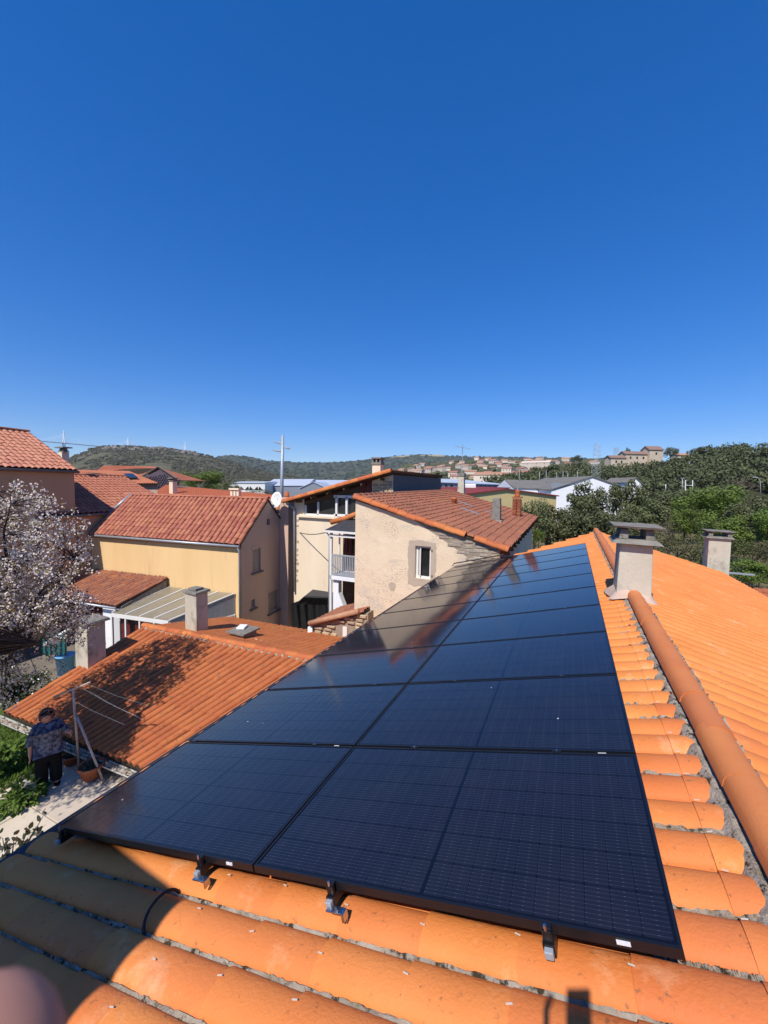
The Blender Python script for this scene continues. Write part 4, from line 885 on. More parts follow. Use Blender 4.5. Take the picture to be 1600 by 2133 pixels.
# ------------------------------------------------------------------ further roofs (behind, by distance)
def slope_roof(hh, eL, eR, rR, rL, ribs, courses, m, lim=0, seg=6):
    tl = tile_field(eL, eR, rR, rL, ribs, courses, over=1.15, flat=.8); place_tiles(hh, tl, tmesh(m, seg, .28), lim); bed(hh, [V(eL), V(eR), V(rR), V(rL)], m_bed)
h = empty('skylight_house', atd(250, 1010, 33), 'house with pink tiled roof and a skylight behind the tall tan house', 'house')
eL, eR, rR, rL = atd(150, 1009, 31), atd(331, 1007, 31), atd(270, 982, 36), atd(150, 979, 36)
slope_roof(h, eL, eR, rR, rL, 34, 12, m_tileF)
b = MB(); p, q = atd(288, 1008, 31.3), atd(328, 1009, 31.3); b.quad(V((p.x, p.y, GROUND)), V((q.x, q.y, GROUND)), q, p); b.build('wall', m_wallF, h, weld=True)
npl = (eR-eL).cross(rL-eL).normalized()
c4 = [atpl(x, y, eL+npl*(.14 if npl.z > 0 else -.14), npl) for x, y in ((258, 988), (276, 988), (287, 996), (268, 996))]
b = MB(); b.prism(c4, (0, 0, .08)); b.build('skylight', m_glass, h)
h = empty('slate_gable_house', atd(330, 1000, 42), 'house with pink tiled roof and dark scale-clad gable', 'house')
ap, gl_, gr_ = atd(332, 973, 52), atd(300, 991, 51.5), atd(373, 1000, 51.5)
ba = atd(215, 971, 56)
slope_roof(h, atd(190, 990, 51), gl_, ap, ba, 26, 12, m_tileF)
b = MB(); b.add([ap+V((0, .1, -.15)), gl_+V((.1, .1, -.1)), V((gl_.x+.1, gl_.y+.1, GROUND)), V((gr_.x-.2, gr_.y+.1, GROUND)), gr_+V((-.2, .1, -.1))], [(0, 1, 2, 3, 4)]); b.build('wall', mat('dark_scales', (.04, .028, .04), (.07, .048, .065), 3, .7, .3), h)
g_ = MB(); dx = (gr_-gl_); 
for r_ in range(9):
    for k in range(14):
        p = gl_+dx*((k+.5*(r_ % 2)+.5)/14)+V((0, -.02, 1.2-r_*.28)); t = ((p-gl_).dot(dx)/dx.length_squared); zmax = lerp(gl_.z, ap.z, min(t/.45, 1)) if t < .45 else lerp(ap.z, gr_.z, (t-.45)/.55)
        if p.z < zmax-.35 and 0 < t < .95: g_.quad(p+V((-.12, -.02, 0)), p+V((0, -.06, -.16)), p+V((.12, -.02, 0)), p+V((0, 0, .16)))
g_.build('cladding_scales', mat('scale_cladding', (.10, .07, .095), (.06, .045, .06), 4, .6, .3), h)
b = MB(); b.tube([gl_+V((-.1, -.1, 0)), ap+V((0, -.1, .05)), gr_+V((.2, -.1, 0))], .12, 6); b.build('barge_board', m_zincb, h)
b = MB(); q_ = gr_+V((1, 4, 0)); b.prism([ap, gr_+V((.1, 0, 0)), gr_+V((-2, 6, 0)), ba], (0, 0, -.08)); b.build('rear_slope', m_tileF, h)
h = empty('broad_orange_roof_house', atd(440, 1030, 38), 'broad low orange tiled roof with a cream chimney behind the ochre ridge', 'house')
_a, _b, _c = atd(290, 1046, 34), atd(640, 1046, 34), atd(345, 1011, 46); _n = (_b-_a).cross(_c-_a).normalized(); slope_roof(h, _a, _b, atpl(560, 1031, _a, _n), _c, 50, 16, m_verge)
c, zt = atd(361, 1021, 39), atd(361, 1003, 39).z
o = MB().box((c.x, c.y, (c.z+zt)/2-.2), (.5, .5, zt-c.z+.4)).build('chimney', m_wallC, h)
for z, s in ((.05, .62), (.32, .66)): q = MB().box((c.x, c.y, zt+z), (s, s, .08)).build('cap_slab', m_conc); q.parent = o
for s in (-1, 1): q = MB().box((c.x+s*.2, c.y, zt+.18), (.09, .4, .2)).build('cap_post', m_conc); q.parent = o
b = MB(); b.tube([atd(367, 1013, 43), atd(475, 1032, 43)], .10, 6); b.build('ridge_capping', m_zincb, h)
c, zt = atd(491, 1036, 36), atd(491, 1021, 36).z
o = MB()
for dx in (-.36, 0, .36): o.box((c.x+dx, c.y, (c.z+zt)/2), (.26, .3, zt-c.z))
o.box((c.x, c.y, zt+.1), (1.15, .5, .16)); o.build('chimney', m_wallC, h)
# slim street houses seen through the gap
h = empty('gap_house', atd(600, 1090, 40), 'pale house with green shutter and orange roof seen through the gap', 'house')
p, q = atd(585, 1180, 40), atd(640, 1180, 40); b = MB(); b.hexa([V((p.x, p.y, -8)), V((q.x, q.y, -8)), V((q.x, q.y+4, -8)), V((p.x, p.y+4, -8)), V((p.x, p.y, atd(585, 1068, 40).z)), V((q.x, q.y, atd(640, 1068, 40).z)), V((q.x, q.y+4, .2)), V((p.x, p.y+4, .2))]); b.build('wall', m_wallF, h)
slope_roof(h, atd(575, 1068, 39), atd(640, 1068, 39), atd(640, 1045, 42), atd(575, 1045, 42), 10, 6, m_verge)
p = atd(607, 1086, 39.9); MB().box(p, (.75, .08, 1.1)).build('shutter', m_green, h); p = atd(608, 1133, 39.9); MB().box(p, (.5, .08, 1.2)).build('shutter', m_green, h)
# parked car in the gap
e = empty('parked_car', atz(612, 1195, -6.2), 'dark blue parked car glimpsed between the chimney and the cream house', 'car')
c = atd(603, 1190, 33); ux = RT.copy(); ux.z = 0; ux.normalize(); uy = V((-ux.y, ux.x, 0)); z0 = c.z
prof = [(-1.9, .35), (1.9, .35), (2.0, .7), (1.75, .95), (1.0, 1.0), (.55, 1.42), (-.9, 1.45), (-1.6, 1.05), (-2.0, .9), (-2.05, .5)]
b = MB(); b.prism([c+ux*x+ZV*z-uy*.8 for x, z in prof], uy*1.6); o = b.build('body', m_car, e); bevel(o, .08, 3)
b = MB(); b.prism([c+ux*x+ZV*z-uy*.81 for x, z in [(.9, 1.0), (.5, 1.35), (-.85, 1.38), (-1.4, 1.05)]], uy*1.62); b.build('windows', m_glass, e)
for x in (-1.3, 1.3):
    q = MB(); q.tube([c+ux*x-uy*.82+ZV*.33, c+ux*x+uy*.82+ZV*.33], .33, 16); o = q.build('wheel', m_tyre, e, True); q = MB(); q.tube([c+ux*x-uy*.83+ZV*.33, c+ux*x-uy*.80+ZV*.33], .19, 12); q = q.build('rim', m_steel); q.parent = o
b = MB(); b.box(c+V((0, 0, -.06)), (16, 8, .08)); tag(b.build('street', m_asph), kind='structure')

# ================================================================== lean-to and conservatory against the ochre wall
h = empty('tiled_lean_to', G3(-20, bF-1.4, GROUND), 'lean-to with lichen covered tiles and white wall against the ochre house', 'lean-to')
bl = bF-2.75
tl = tile_field(G3(-23.5, bl, -4.42), G3(-18.25, bl, -4.42), G3(-18.02, bF+.05, -3.66), G3(-23.4, bF+.05, -3.66), 22, 8, jit=.03, flat=.95); place_tiles(h, tl, tmesh(m_tileH, 8, .30), 200)
bed(h, [G3(-23.5, bl+.05, -4.43), G3(-18.3, bl+.05, -4.43), G3(-18.06, bF+.1, -3.67), G3(-23.4, bF+.1, -3.67)], m_wood)
MB().hexa([G3(-18.4, bl+.25, -7.1), G3(-18.2, bl+.25, -7.1), G3(-18.05, bF, -7.1), G3(-18.3, bF, -7.1), G3(-18.4, bl+.25, -4.5), G3(-18.2, bl+.25, -4.5), G3(-18.05, bF, -3.76), G3(-18.3, bF, -3.76)]).build('side_wall', m_conc, h)
MB().hexa([G3(-19.35, bl+.2, -7.1), G3(-18.25, bl+.2, -7.1), G3(-18.25, bl+.4, -7.1), G3(-19.35, bl+.4, -7.1), G3(-19.35, bl+.2, -4.6), G3(-18.25, bl+.2, -4.6), G3(-18.25, bl+.4, -4.6), G3(-19.35, bl+.4, -4.6)]).build('wall', m_whiter, h)
MB().hexa([G3(-23.5, bl+1.6, -7.1), G3(-19.35, bl+1.6, -7.1), G3(-19.35, bl+1.8, -7.1), G3(-23.5, bl+1.8, -7.1), G3(-23.5, bl+1.6, -4.2), G3(-19.35, bl+1.6, -4.2), G3(-19.35, bl+1.8, -4.2), G3(-23.5, bl+1.8, -4.2)]).build('recessed_wall', m_redwood, h)
b = MB(); b.tube([G3(-23.5, bl-.06, -4.48), G3(-18.2, bl-.06, -4.50)], .06, 8); b.build('gutter', m_zinc, h, True)
h = empty('conservatory', G3(-16.5, bF-1.4, GROUND), 'white framed conservatory with brown translucent roof and red curtains', 'conservatory')
T0, T1, F0, F1 = G3(-17.97, bF+.1, -4.18), G3(-13.82, bF+.1, -4.12), G3(-18.3, bF-2.9, -4.72), G3(-15.0, bF-2.82, -4.72)
for k in range(4):
    b = MB(); c4 = [lerp(F0, F1, k/4), lerp(F0, F1, (k+1)/4), lerp(T0, T1, (k+1)/4), lerp(T0, T1, k/4)]; b.prism(c4, (0, 0, .03)); b.build('roof_panel', m_poly, h)
for k in range(5):
    p, q = lerp(F0, F1, k/4)+V((0, 0, .04)), lerp(T0, T1, k/4)+V((0, 0, .04)); d = (q-p).normalized(); MB().box((p+q)/2, ((q-p).length, .06, .05), X=d, Y=ZV.cross(d).normalized()).build('roof_bar', m_white, h)
def barb(p, q, w_, h_, name, m): d = (q-p).normalized(); y_ = ZV.cross(d); y_ = y_.normalized() if y_.length > .1 else E_; return MB().box((p+q)/2, ((q-p).length, w_, h_), X=d, Y=y_).build(name, m, h)
barb(F0+V((0, 0, -.07)), F1+V((0, 0, -.07)), .12, .16, 'front_beam', m_white)
zb = -6.9
for k in range(5):
    p = lerp(F0, F1, k/4); barb(V((p.x, p.y, zb)), V((p.x, p.y, -4.8)), .08, .08, 'post', m_white)
for k in range(4):
    p, q = lerp(F0, F1, k/4), lerp(F0, F1, (k+1)/4); b = MB(); b.quad(V((p.x, p.y, zb)), V((q.x, q.y, zb)), V((q.x, q.y, -4.85)), V((p.x, p.y, -4.85)))
    mg = bpy.data.materials.get('clear_glass')
    if not mg:
        mg = bpy.data.materials.new('clear_glass'); mg.use_nodes = True; t_ = mg.node_tree; bs = t_.nodes['Principled BSDF']; bs.inputs['Roughness'].default_value = .03; bs.inputs['Base Color'].default_value = (.02, .02, .02, 1)
        tr = t_.nodes.new('ShaderNodeBsdfTransparent'); ms = t_.nodes.new('ShaderNodeMixShader'); ms.inputs[0].default_value = .3; t_.links.new(tr.outputs[0], ms.inputs[1]); t_.links.new(bs.outputs[0], ms.inputs[2]); t_.links.new(ms.outputs[0], t_.nodes['Material Output'].inputs[0])
    b.build('pane', mg, h)
    cu = MB(); n = 16; vs = []
    for i in range(n+1): pt = lerp(p, q, .3+.65*i/n)+N_*(.25+.035*math.sin(i*2.2)); vs += [V((pt.x, pt.y, zb)), V((pt.x, pt.y, -5.0))]
    cu.add(vs, [(2*i, 2*i+2, 2*i+3, 2*i+1) for i in range(n)]); cu.build('curtain', m_curt, h, True)
b = MB(); b.hexa([V((F1.x, F1.y, -5.2)), V((T1.x, T1.y, -5.2)), V((T1.x, T1.y+.05, -5.2)), V((F1.x, F1.y+.05, -5.2)), F1+V((0, 0, -.02)), T1+V((0, 0, -.02)), T1+V((0, .05, -.02)), F1+V((0, .05, -.02))]); b.build('side_panel', m_zinc, h)
b = MB(); b.quad(V((F1.x, F1.y, zb)), V((T1.x, T1.y, zb)), V((T1.x, T1.y, -5.2)), V((F1.x, F1.y, -5.2))); b.build('pane', m_glassv, h)
for t in (0, .33, .66, 1): p = lerp(F1, T1, t); barb(V((p.x, p.y-.02, zb)), V((p.x, p.y-.02, -5.15)), .07, .07, 'post', m_white)
barb(V((F1.x, F1.y-.02, -5.2)), V((T1.x, T1.y-.02, -5.2)), .07, .07, 'side_rail', m_white)
# ================================================================== low tiled outbuilding below the panels
TERR = -4.42
gs = 1.05
def gsc(p): return CAM+(V(p)-CAM)*gs
eL, eR0, rL, rR0 = gsc((-11.75, 2.965, -3.8)), gsc((-7.28, 3.147, -3.8)), gsc((-12.06, 6.51, -2.99)), gsc((-6.26, 6.86, -2.99))
eR, rR = lerp(eL, eR0, 1.33), lerp(rL, rR0, 1.33)
h = empty('low_outbuilding', lerp(eL, rR, .5)*1+V((0, 0, -4)), 'low outbuilding with weathered orange canal tile roof under the tree shadow', 'outbuilding')
tl = tile_field(eL, eR, rR, rL, 36, 8, jit=.012, over=1.12, wd=.90); place_tiles(h, tl, tmesh(m_tileG, 9, .42, .95, .03), 300)
bed(h, [eL, eR, rR, rL], m_bed)
back = V((-.25, 3.7, -.80)); rbL, rbR = rL+back, rR+back
tl = tile_field(rbR, rbL, rL+V((0, .03, 0)), rR+V((0, .03, 0)), 36, 9, jit=.012, wd=1.03, flat=.8); place_tiles(h, tl, tmesh(m_tileG, 8, .24), 0)
bed(h, [rbR, rL*0+rR, rL, rbL][::1], m_bed)
ridge_row(h, rR+V((0, 0, .05)), rL+V((0, 0, .05)), 24, .105, m_verge, h=.42)
rough_strip('ridge_mortar', rL+V((.03, -.11, -.0)), rR+V((.03, -.11, -.0)), .12, m_mortar, h, n=160, side=YV, nrm=V((0, -.2, 1)).normalized(), amp=.4, hgt=.05, seed=6)
b = MB(); bt = -7.1
wl = [eL+V((.1, .45, -.05)), eR+V((0, .45, -.05)), rbR+V((0, -.2, -.05)), rbL+V((.1, -.2, -.05))]
for p, q in zip(wl, wl[1:]+wl[:1]): b.quad(V((p.x, p.y, bt)), V((q.x, q.y, bt)), q, p)
for p, r_, q in ((wl[0], rL+V((.1, 0, -.08)), wl[3]), (wl[1], rR+V((0, 0, -.08)), wl[2])): b.add([p, r_, q], [(0, 1, 2)])
b.build('wall', m_wallC, h, weld=True)
# gutter: half pipe, mossy, set under the eave
b = MB(); g0, g1 = eL+V((-.25, -.10, -.07)), lerp(eL, eR0, 1.25)+V((0, -.10, -.07)); n = 8; vs = []
for p in (g0, g1):
    for k in range(n+1): a = math.pi*k/n; vs.append(p+V((0, -.085*math.cos(a), -.085*math.sin(a))))
b.add(vs, [(k, k+1, n+2+k, n+1+k) for k in range(n)]); o = b.build('gutter', mat('mossy_gutter', (.55, .53, .49), (.36, .34, .3), 5, .8, .3, .3, 30, 0, spots=((.05, .05, .03), 7, .52, .08)), h, True); sm = o.modifiers.new('s', 'SOLIDIFY'); sm.thickness = .008
rough_strip('gutter_moss', g0+V((0, 0, -.03)), g1+V((0, 0, -.03)), .10, m_mortar, h, n=120, side=YV, nrm=ZV, amp=.5, hgt=.04, seed=16)
npG = (eR0-eL).cross(rL-eL).normalized(); npG = npG if npG.z > 0 else -npG
def onG(x, y): return atpl(x, y, eL+npG*.06, npG)
def block_chimney(c, s, zt, m, cap=.11, skew=0.):
    o = MB().box((c.x, c.y, (c.z-.4+zt)/2), (s, s, zt-c.z+.4), rz=.06).build('chimney', m, h); bevel(o, .012)
    q = MB().hexa([V((c.x-s*.5-cap, c.y-s*.5-cap*.6, zt)), V((c.x+s*.5+cap, c.y-s*.5-cap*.7, zt-.01)), V((c.x+s*.5+cap, c.y+s*.5+cap, zt)), V((c.x-s*.5-cap, c.y+s*.5+cap, zt+.02)), V((c.x-s*.5-cap*.8, c.y-s*.5-cap*.5, zt+.07)), V((c.x+s*.5+cap*.9, c.y-s*.5-cap*.5, zt+.06)), V((c.x+s*.5+cap*.8, c.y+s*.5+cap*.7, zt+.08)), V((c.x-s*.5-cap*.6, c.y+s*.5+cap*.8, zt+.09))]).build('cap_slab', m_conc); q.parent = o; bevel(q, .012); return o
c = onG(174, 1393); c = c+V((-.15, .28, 0)); zt = atd(170, 1292, (c-CAM).dot(FW)).z; block_chimney(c, .50, zt, m_render, .10)
c = atz(410, 1306, -3.25); zt = atd(410, 1232, (c-CAM).dot(FW)).z; o = block_chimney(c, .48, zt, m_render, .07)
q = MB(); q.box((c.x-.02, c.y, zt+.12), (.34, .3, .06)); q = q.build('chimney_top', m_conc); q.parent = o
c = atz(507, 1326, -3.42); o = MB().box((c.x, c.y, -3.45), (.55, .6, .42)).build('capped_flue', m_conc, h); bevel(o, .02)
q = MB().box((c.x, c.y, -3.21), (.72, .75, .06)).build('cap_slab', m_conc); q.parent = o; bevel(q, .01)
q = MB().box((c.x-.1, c.y+.05, -3.14), (.26, .34, .07), rz=.4).build('loose_stone', m_whiter); q.parent = o; bevel(q, .02)
b = MB(); b.tube([atz(520, 1328, -3.40), atz(600, 1349, -3.36)], .014, 5); b.build('roof_wire', m_white, h)

# ================================================================== terrace, grass, lower ground
b = MB(); b.box((-4.0, -2.0, TERR-.25), (12.2, 12.6, .42)); tag(b.build('terrace', m_mortar), kind='structure'); terr = bpy.data.objects['terrace']
b = MB().box((0, 0, 0), (.885, .885, .05)); o = b.build('paving_slab', m_slab); bevel(o, .006, 1); sm_ = o.data; 
x = -9.42; first = True; rn = random.Random(9)
ix = 0
while x < -3.7:
    y = 3.55
    while y > -3.5:
        q = bpy.data.objects.new('paving_slab', sm_) if not first else o
        if first: first = False
        else: COL.objects.link(q); mdf = q.modifiers.new('b', 'BEVEL'); mdf.width = .006; mdf.segments = 1
        q.parent = terr; q.location = (x, y-.45*(ix % 2)*0, TERR-.02+rn.uniform(-.003, .003)); y -= .9
    x += .9; ix += 1
b = MB(); b.box((-13.9, -1.0, TERR-.3), (8.1, 9.2, .5)); tag(b.build('lawn', m_grass), kind='structure')
# grass tufts
b = MB(); rn = random.Random(3)
for k in range(5200):
    x = -9.92-abs(rn.gauss(0, 1.4)); y = rn.uniform(.2, 3.4); hh = rn.uniform(.05, .16)*(1.5 if noise.noise((x*1.6, y*1.6, 0)) > .1 else .7); a = rn.uniform(0, 6.28); d = V((math.cos(a), math.sin(a), 0)); s = V((-d.y, d.x, 0))*rn.uniform(.008, .018); p = V((x, y, TERR-.05)); t = p+d*hh*.5+V((0, 0, hh))
    b.add([p-s, p+s, lerp(p, t, .6)+s*.6+V((0, 0, .02)), t], [(0, 1, 2), (0, 2, 3)])
tag(b.build('grass', m_blade), 'rough green grass beside the paving', 'grass', kind='stuff')
def leaf_plant(name, c, rad, n, lf, m, seed, label, cat, stem=True, group=None, up=.6, z0=None):
    rn = random.Random(seed); e = empty(name, c, label, cat, group); b = MB(); st = MB(); c = V(c)
    for k in range(n):
        a = rn.uniform(0, 6.28); d = V((math.cos(a)*rn.uniform(.2, 1), math.sin(a)*rn.uniform(.2, 1), rn.uniform(.1, 1.)*up*1.6)); p = c+V((d.x*rad, d.y*rad, d.z*rad)); di = (V((d.x, d.y, rn.uniform(-.4, .5)))).normalized(); s = di.cross(ZV).normalized()*lf*.3; q = p+di*lf
        b.add([p, lerp(p, q, .5)+s+V((0, 0, .01)), q-V((0, 0, lf*.15)), lerp(p, q, .5)-s+V((0, 0, .01))], [(0, 1, 2, 3)])
        if stem and k % 6 == 0: st.tube([c, lerp(c, p, .5)+V((0, 0, .05*rad)), p], [.012, .008, .004], 5)
    b.build('leaves', m, e)
    if stem: st.build('stems', m_bark, e)
    return e
for k, (x, y, r_, hh) in enumerate(((55, 1668, .30, .25), (25, 1690, .25, .2), (15, 1590, .4, .3))):
    leaf_plant('border_plant', atz(x, y, TERR-.05), r_, 130, hh*.6, m_blade, 60+k, ('leafy green plant at the corner of the paving', 'low green plant at the edge of the lawn', 'tall grassy clump beside the pale wall')[k], 'plant', False)
# lower yard
b = MB(); b.box((-16, 12, GROUND-.12), (60, 44, .2)); tag(b.build('yard', m_yard), kind='structure')
b = MB(); b.box((150, 800, GROUND-1.4), (9000, 9000, .2)); tag(b.build('ground', m_ground), kind='structure')
# hedge strip behind the outbuilding
b = MB(); rn = random.Random(14); p0, p1 = atz(498, 1312, -3.95), atz(625, 1330, -3.95)
for k in range(2400):
    p = lerp(p0, p1, rn.random())+V((rn.gauss(0, .05), rn.gauss(0, .16)+.1, rn.uniform(-.35, .12))); d = V((rn.uniform(-1, 1), rn.uniform(-1, 1), rn.uniform(-.3, 1))).normalized(); s = d.orthogonal().normalized()*.03
    b.add([p-s, p+d*.05, p+s, p-d*.05], [(0, 1, 2, 3)])
e = empty('hedge', (p0+p1)/2+V((0, 0, -2.5)), 'yellow-green clipped hedge behind the low outbuilding', 'hedge'); b.build('foliage', mat('hedge_leaf', (.24, .28, .04), (.13, .19, .03), 9, .6, .3, trans=.3), e)
st = MB()
for k in range(5): q = lerp(p0, p1, (k+.5)/5); st.tube([V((q.x, q.y, GROUND)), q+V((0, .1, -.1))], .03, 5)
st.build('stems', m_bark, e)
# blue tub and pale canopy between tree and lean-to
e = empty('blue_tub', atz(136, 1370, -5.3), 'light blue plastic tub behind the chimney of the outbuilding', 'tub')
c = atd(136, 1370, 18); MB().lathe(c+V((0, 0, -.8)), [(.28, 0), (.36, .9), (.39, .9), (.39, .95), (.35, .95)], 20).build('body', m_blue, e, True)
e = empty('garden_gate', atd(115, 1345, 17.6), 'teal gate with dark bars under a sloping white pole', 'gate')
c = atd(113, 1340, 17.6); MB().box(c, (1.0, .05, 1.0), rz=.5).build('sheet', m_teal, e)
for k in range(6): d = V((math.cos(.5), math.sin(.5), 0)); p = c+d*(-.5+.2*k)+V((.03, -.06, 0)); MB().box(p, (.03, .03, 1.1)).build('bar', m_black, e)
b = MB(); b.tube([atd(92, 1343, 17), atd(148, 1308, 17)], .06, 8); b.build('pole', m_white, e)
b = MB(); b.box(atd(195, 1342, 19)+V((0, 0, 0)), (.9, .5, .14), rz=.2); e = tag(b.build('wall_unit', m_white), 'white wall box above the outbuilding roof edge', 'box'); bevel(e, .02)

# ================================================================== washing line
e = empty('washing_line_post', V((-9.6, 3.1, TERR)), 'rusty white A-frame washing line post on the terrace', 'washing line')
tp = atd(152, 1437, 7.75); f1 = atz(165, 1603, TERR); f2 = atz(217, 1631, TERR)
mp_ = mat('flaked_white', (.50, .45, .42), (.34, .27, .23), 8, .7, .3, .3, 40, 0, spots=((.16, .08, .05), 12, .58, .06))
MB().tube([tp, f1], .022, 8).build('post', mp_, e, True); MB().tube([lerp(tp, f1, .27)+V((.02, 0, 0)), f2], .022, 8).build('brace', mp_, e, True)
bar0, bar1 = atd(112, 1452, 7.9), atd(188, 1421, 7.6)
MB().tube([bar0, bar1], .016, 8).build('cross_bar', mp_, e, True)
far = V((-7.0, 6.0, -2.2))
for k, (x, y, x1, y1) in enumerate(((180, 1424, 310, 1470), (165, 1430, 285, 1492), (186, 1440, 300, 1500), (130, 1447, 260, 1510))):
    p, q = atd(x, y, 7.7), atd(x1, y1, 7.0); MB().tube([p, lerp(p, q, .5)+V((0, 0, -.03)), q], .0012, 4).build('line', m_galv, e)
def pot(c, r_, hh, label, tilt=0.):
    e = empty('plant_pot', c, label, 'plant pot'); MB().lathe(c, [(r_*.68, 0), (r_*.92, hh*.8), (r_*1.02, hh*.8), (r_*1.04, hh), (r_*.92, hh), (r_*.9, hh*.85)], 22).build('pot', m_terra, e, True)
    q = MB().lathe(c, [(.01, hh*.86), (r_*.9, hh*.87), (r_*.9, hh*.8)], 18); q.build('soil', m_soil, e)
    b = MB(); rn = random.Random(int(r_*1000))
    for k in range(70): a = rn.uniform(0, 6.28); d = rn.uniform(0, r_*.8); p = c+V((math.cos(a)*d, math.sin(a)*d, hh*.88)); t = p+V((rn.uniform(-.05, .05), rn.uniform(-.05, .05), rn.uniform(.03, .1))); s = V((.012, .006, 0)); b.add([p-s, p+s, t], [(0, 1, 2)])
    b.build('sprouts', m_camel, e)
pot(lerp(atz(190, 1617, TERR), CAM, .012), .22, .25, 'terracotta bowl with dark soil at the foot of the washing line post')
pot(atz(150, 1590, TERR), .17, .2, 'small terracotta pot in shade behind the washing line post')
b = MB(); c = atz(235, 1606, TERR); rn = random.Random(2)
for k in range(130): p = c+V((rn.gauss(0, .14), rn.gauss(0, .14), rn.uniform(0, .12))); q = p+V((rn.uniform(-.2, .2), rn.uniform(-.2, .2), rn.uniform(.0, .1))); b.tube([p, q], .005, 3)
e = tag(b.build('dry_twigs', m_twig), 'heap of dry twigs on the paving by the terracotta bowl', 'twigs', kind='stuff')

# ================================================================== the woman on the terrace
def skin(name, pts, edges, m, parent, root=0, sub=1):
    me = bpy.data.meshes.new(name); me.from_pydata([tuple(p) for p, r_ in pts], edges, []); me.materials.append(m)
    o = bpy.data.objects.new(name, me); link(o, parent); sk = o.modifiers.new('skin', 'SKIN'); sk.use_smooth_shade = True
    for i, (p, r_) in enumerate(pts):
        rr = r_ if isinstance(r_, tuple) else (r_, r_); me.skin_vertices[0].data[i].radius = rr; me.skin_vertices[0].data[i].use_root = (i == root)
    sb = o.modifiers.new('sub', 'SUBSURF'); sb.levels = sub; sb.render_levels = sub
    return o
def hand(pts, edges, wrist_i, w, d, side, s=1., curl=.5):
    """palm and five fingers growing from a wrist vertex; d along the hand, side towards the thumb"""
    n = len(pts); nrm = d.cross(side).normalized(); palm = w+d*.045*s; pts += [(palm, (.030*s, .016*s))]; edges.append((wrist_i, n))
    for k, (off, L) in enumerate(((.027, .065), (.010, .075), (-.008, .07), (-.025, .055))):
        b0 = w+d*.085*s+side*off*s; b1 = b0+d*L*.5*s+nrm*curl*.015*s; b2 = b1+d*L*.45*s*(1-curl*.3)+nrm*curl*.035*s
        i = len(pts); pts += [(b0, .010*s), (b1, .009*s), (b2, .0075*s)]; edges += [(n, i), (i, i+1), (i+1, i+2)]
    i = len(pts); t0 = w+d*.04*s+side*.035*s; t1 = t0+d*.03*s+side*.018*s; pts += [(t0, .0115*s), (t1, .0095*s), (t1+d*.025*s, .008*s)]; edges += [(n, i), (i, i+1), (i+1, i+2)]
FT = lerp(atz(103, 1636, TERR), CAM, .004); fdir = CAM-FT; fdir.z = 0; fdir.normalize(); sdir = V((-fdir.y, fdir.x, 0))
def W(s, f, z): return FT+(sdir*s+fdir*f+ZV*z)*.955
e = empty('person', FT, 'woman with grey hair and sunglasses in patterned blouse and black trousers looking up', 'person')
HT = 1.56
pts = [(W(0, 0, .86), (.17, .13)), (W(0, .01, 1.05), (.165, .13)), (W(0, .0, 1.22), (.165, .12)), (W(0, -.01, 1.32), (.08, .07)), (W(0, .02, 1.37), (.055, .055)), (W(0, .045, 1.45), (.084, .098)), (W(0, .05, 1.515), (.074, .084)),
       (W(.17, 0, 1.27), .055), (W(.28, .06, 1.08), .045), (W(.34, .24, 1.10), .035), (W(-.17, 0, 1.27), .055), (W(-.26, .02, 1.02), .045), (W(-.27, .08, .80), .033),
       (W(.10, 0, .80), .10), (W(.11, .02, .45), .07), (W(.11, 0, .10), .05), (W(.12, .10, .05), .04), (W(-.10, 0, .80), .10), (W(-.11, .02, .45), .07), (W(-.11, 0, .10), .05), (W(-.12, .10, .05), .04)]
ed = [(0, 1), (1, 2), (2, 3), (3, 4), (4, 5), (5, 6), (2, 7), (7, 8), (8, 9), (2, 10), (10, 11), (11, 12), (0, 13), (13, 14), (14, 15), (15, 16), (0, 17), (17, 18), (18, 19), (19, 20)]
hand(pts, ed, 9, W(.34, .24, 1.10), (sdir*.25+fdir*.9).normalized(), ZV, 1., .8); hand(pts, ed, 12, W(-.27, .08, .80), (-ZV+fdir*.2).normalized(), fdir, 1., .5)
body = skin('body', pts, ed, m_skin, e, 0, 1)
pts = [(W(0, 0, .80), (.22, .18)), (W(0, .03, .98), (.225, .20)), (W(0, .02, 1.15), (.205, .165)), (W(0, .0, 1.26), (.175, .125)), (W(0, 0, 1.335), (.09, .08)), (W(.17, 0, 1.24), .085), (W(.29, .06, 1.07), .07), (W(.32, .15, 1.08), .06), (W(-.17, 0, 1.24), .085), (W(-.275, .02, 1.03), .07), (W(-.28, .05, .92), .062)]
skin('blouse', pts, [(0, 1), (1, 2), (2, 3), (3, 4), (3, 5), (5, 6), (6, 7), (3, 8), (8, 9), (9, 10)], m_blouse, e, 1, 2)
pts = [(W(0, 0, .88), (.20, .16)), (W(0, 0, .76), (.20, .165)), (W(.10, 0, .60), .125), (W(.11, .01, .30), .105), (W(.11, .01, .06), .105), (W(-.10, 0, .60), .125), (W(-.11, .01, .30), .105), (W(-.11, .01, .06), .105)]
skin('trousers', pts, [(0, 1), (1, 2), (2, 3), (3, 4), (1, 5), (5, 6), (6, 7)], m_cloth, e, 1, 2)
for s in (-1, 1):
    q = MB(); q.lathe(W(.12*s, .06, 0), [(.05, 0), (.055, .03), (.045, .07), (.02, .085)], 12); o = q.build('shoe', m_cloth, e, True)
rn = random.Random(77); q = MB(); hc = W(0, .045, 1.475); hv = (fdir*.88+ZV*.42).normalized(); hu = (ZV-hv*ZV.dot(hv)).normalized()
def HD(s_, f_, z_): return hc+sdir*s_+hv*f_+hu*z_
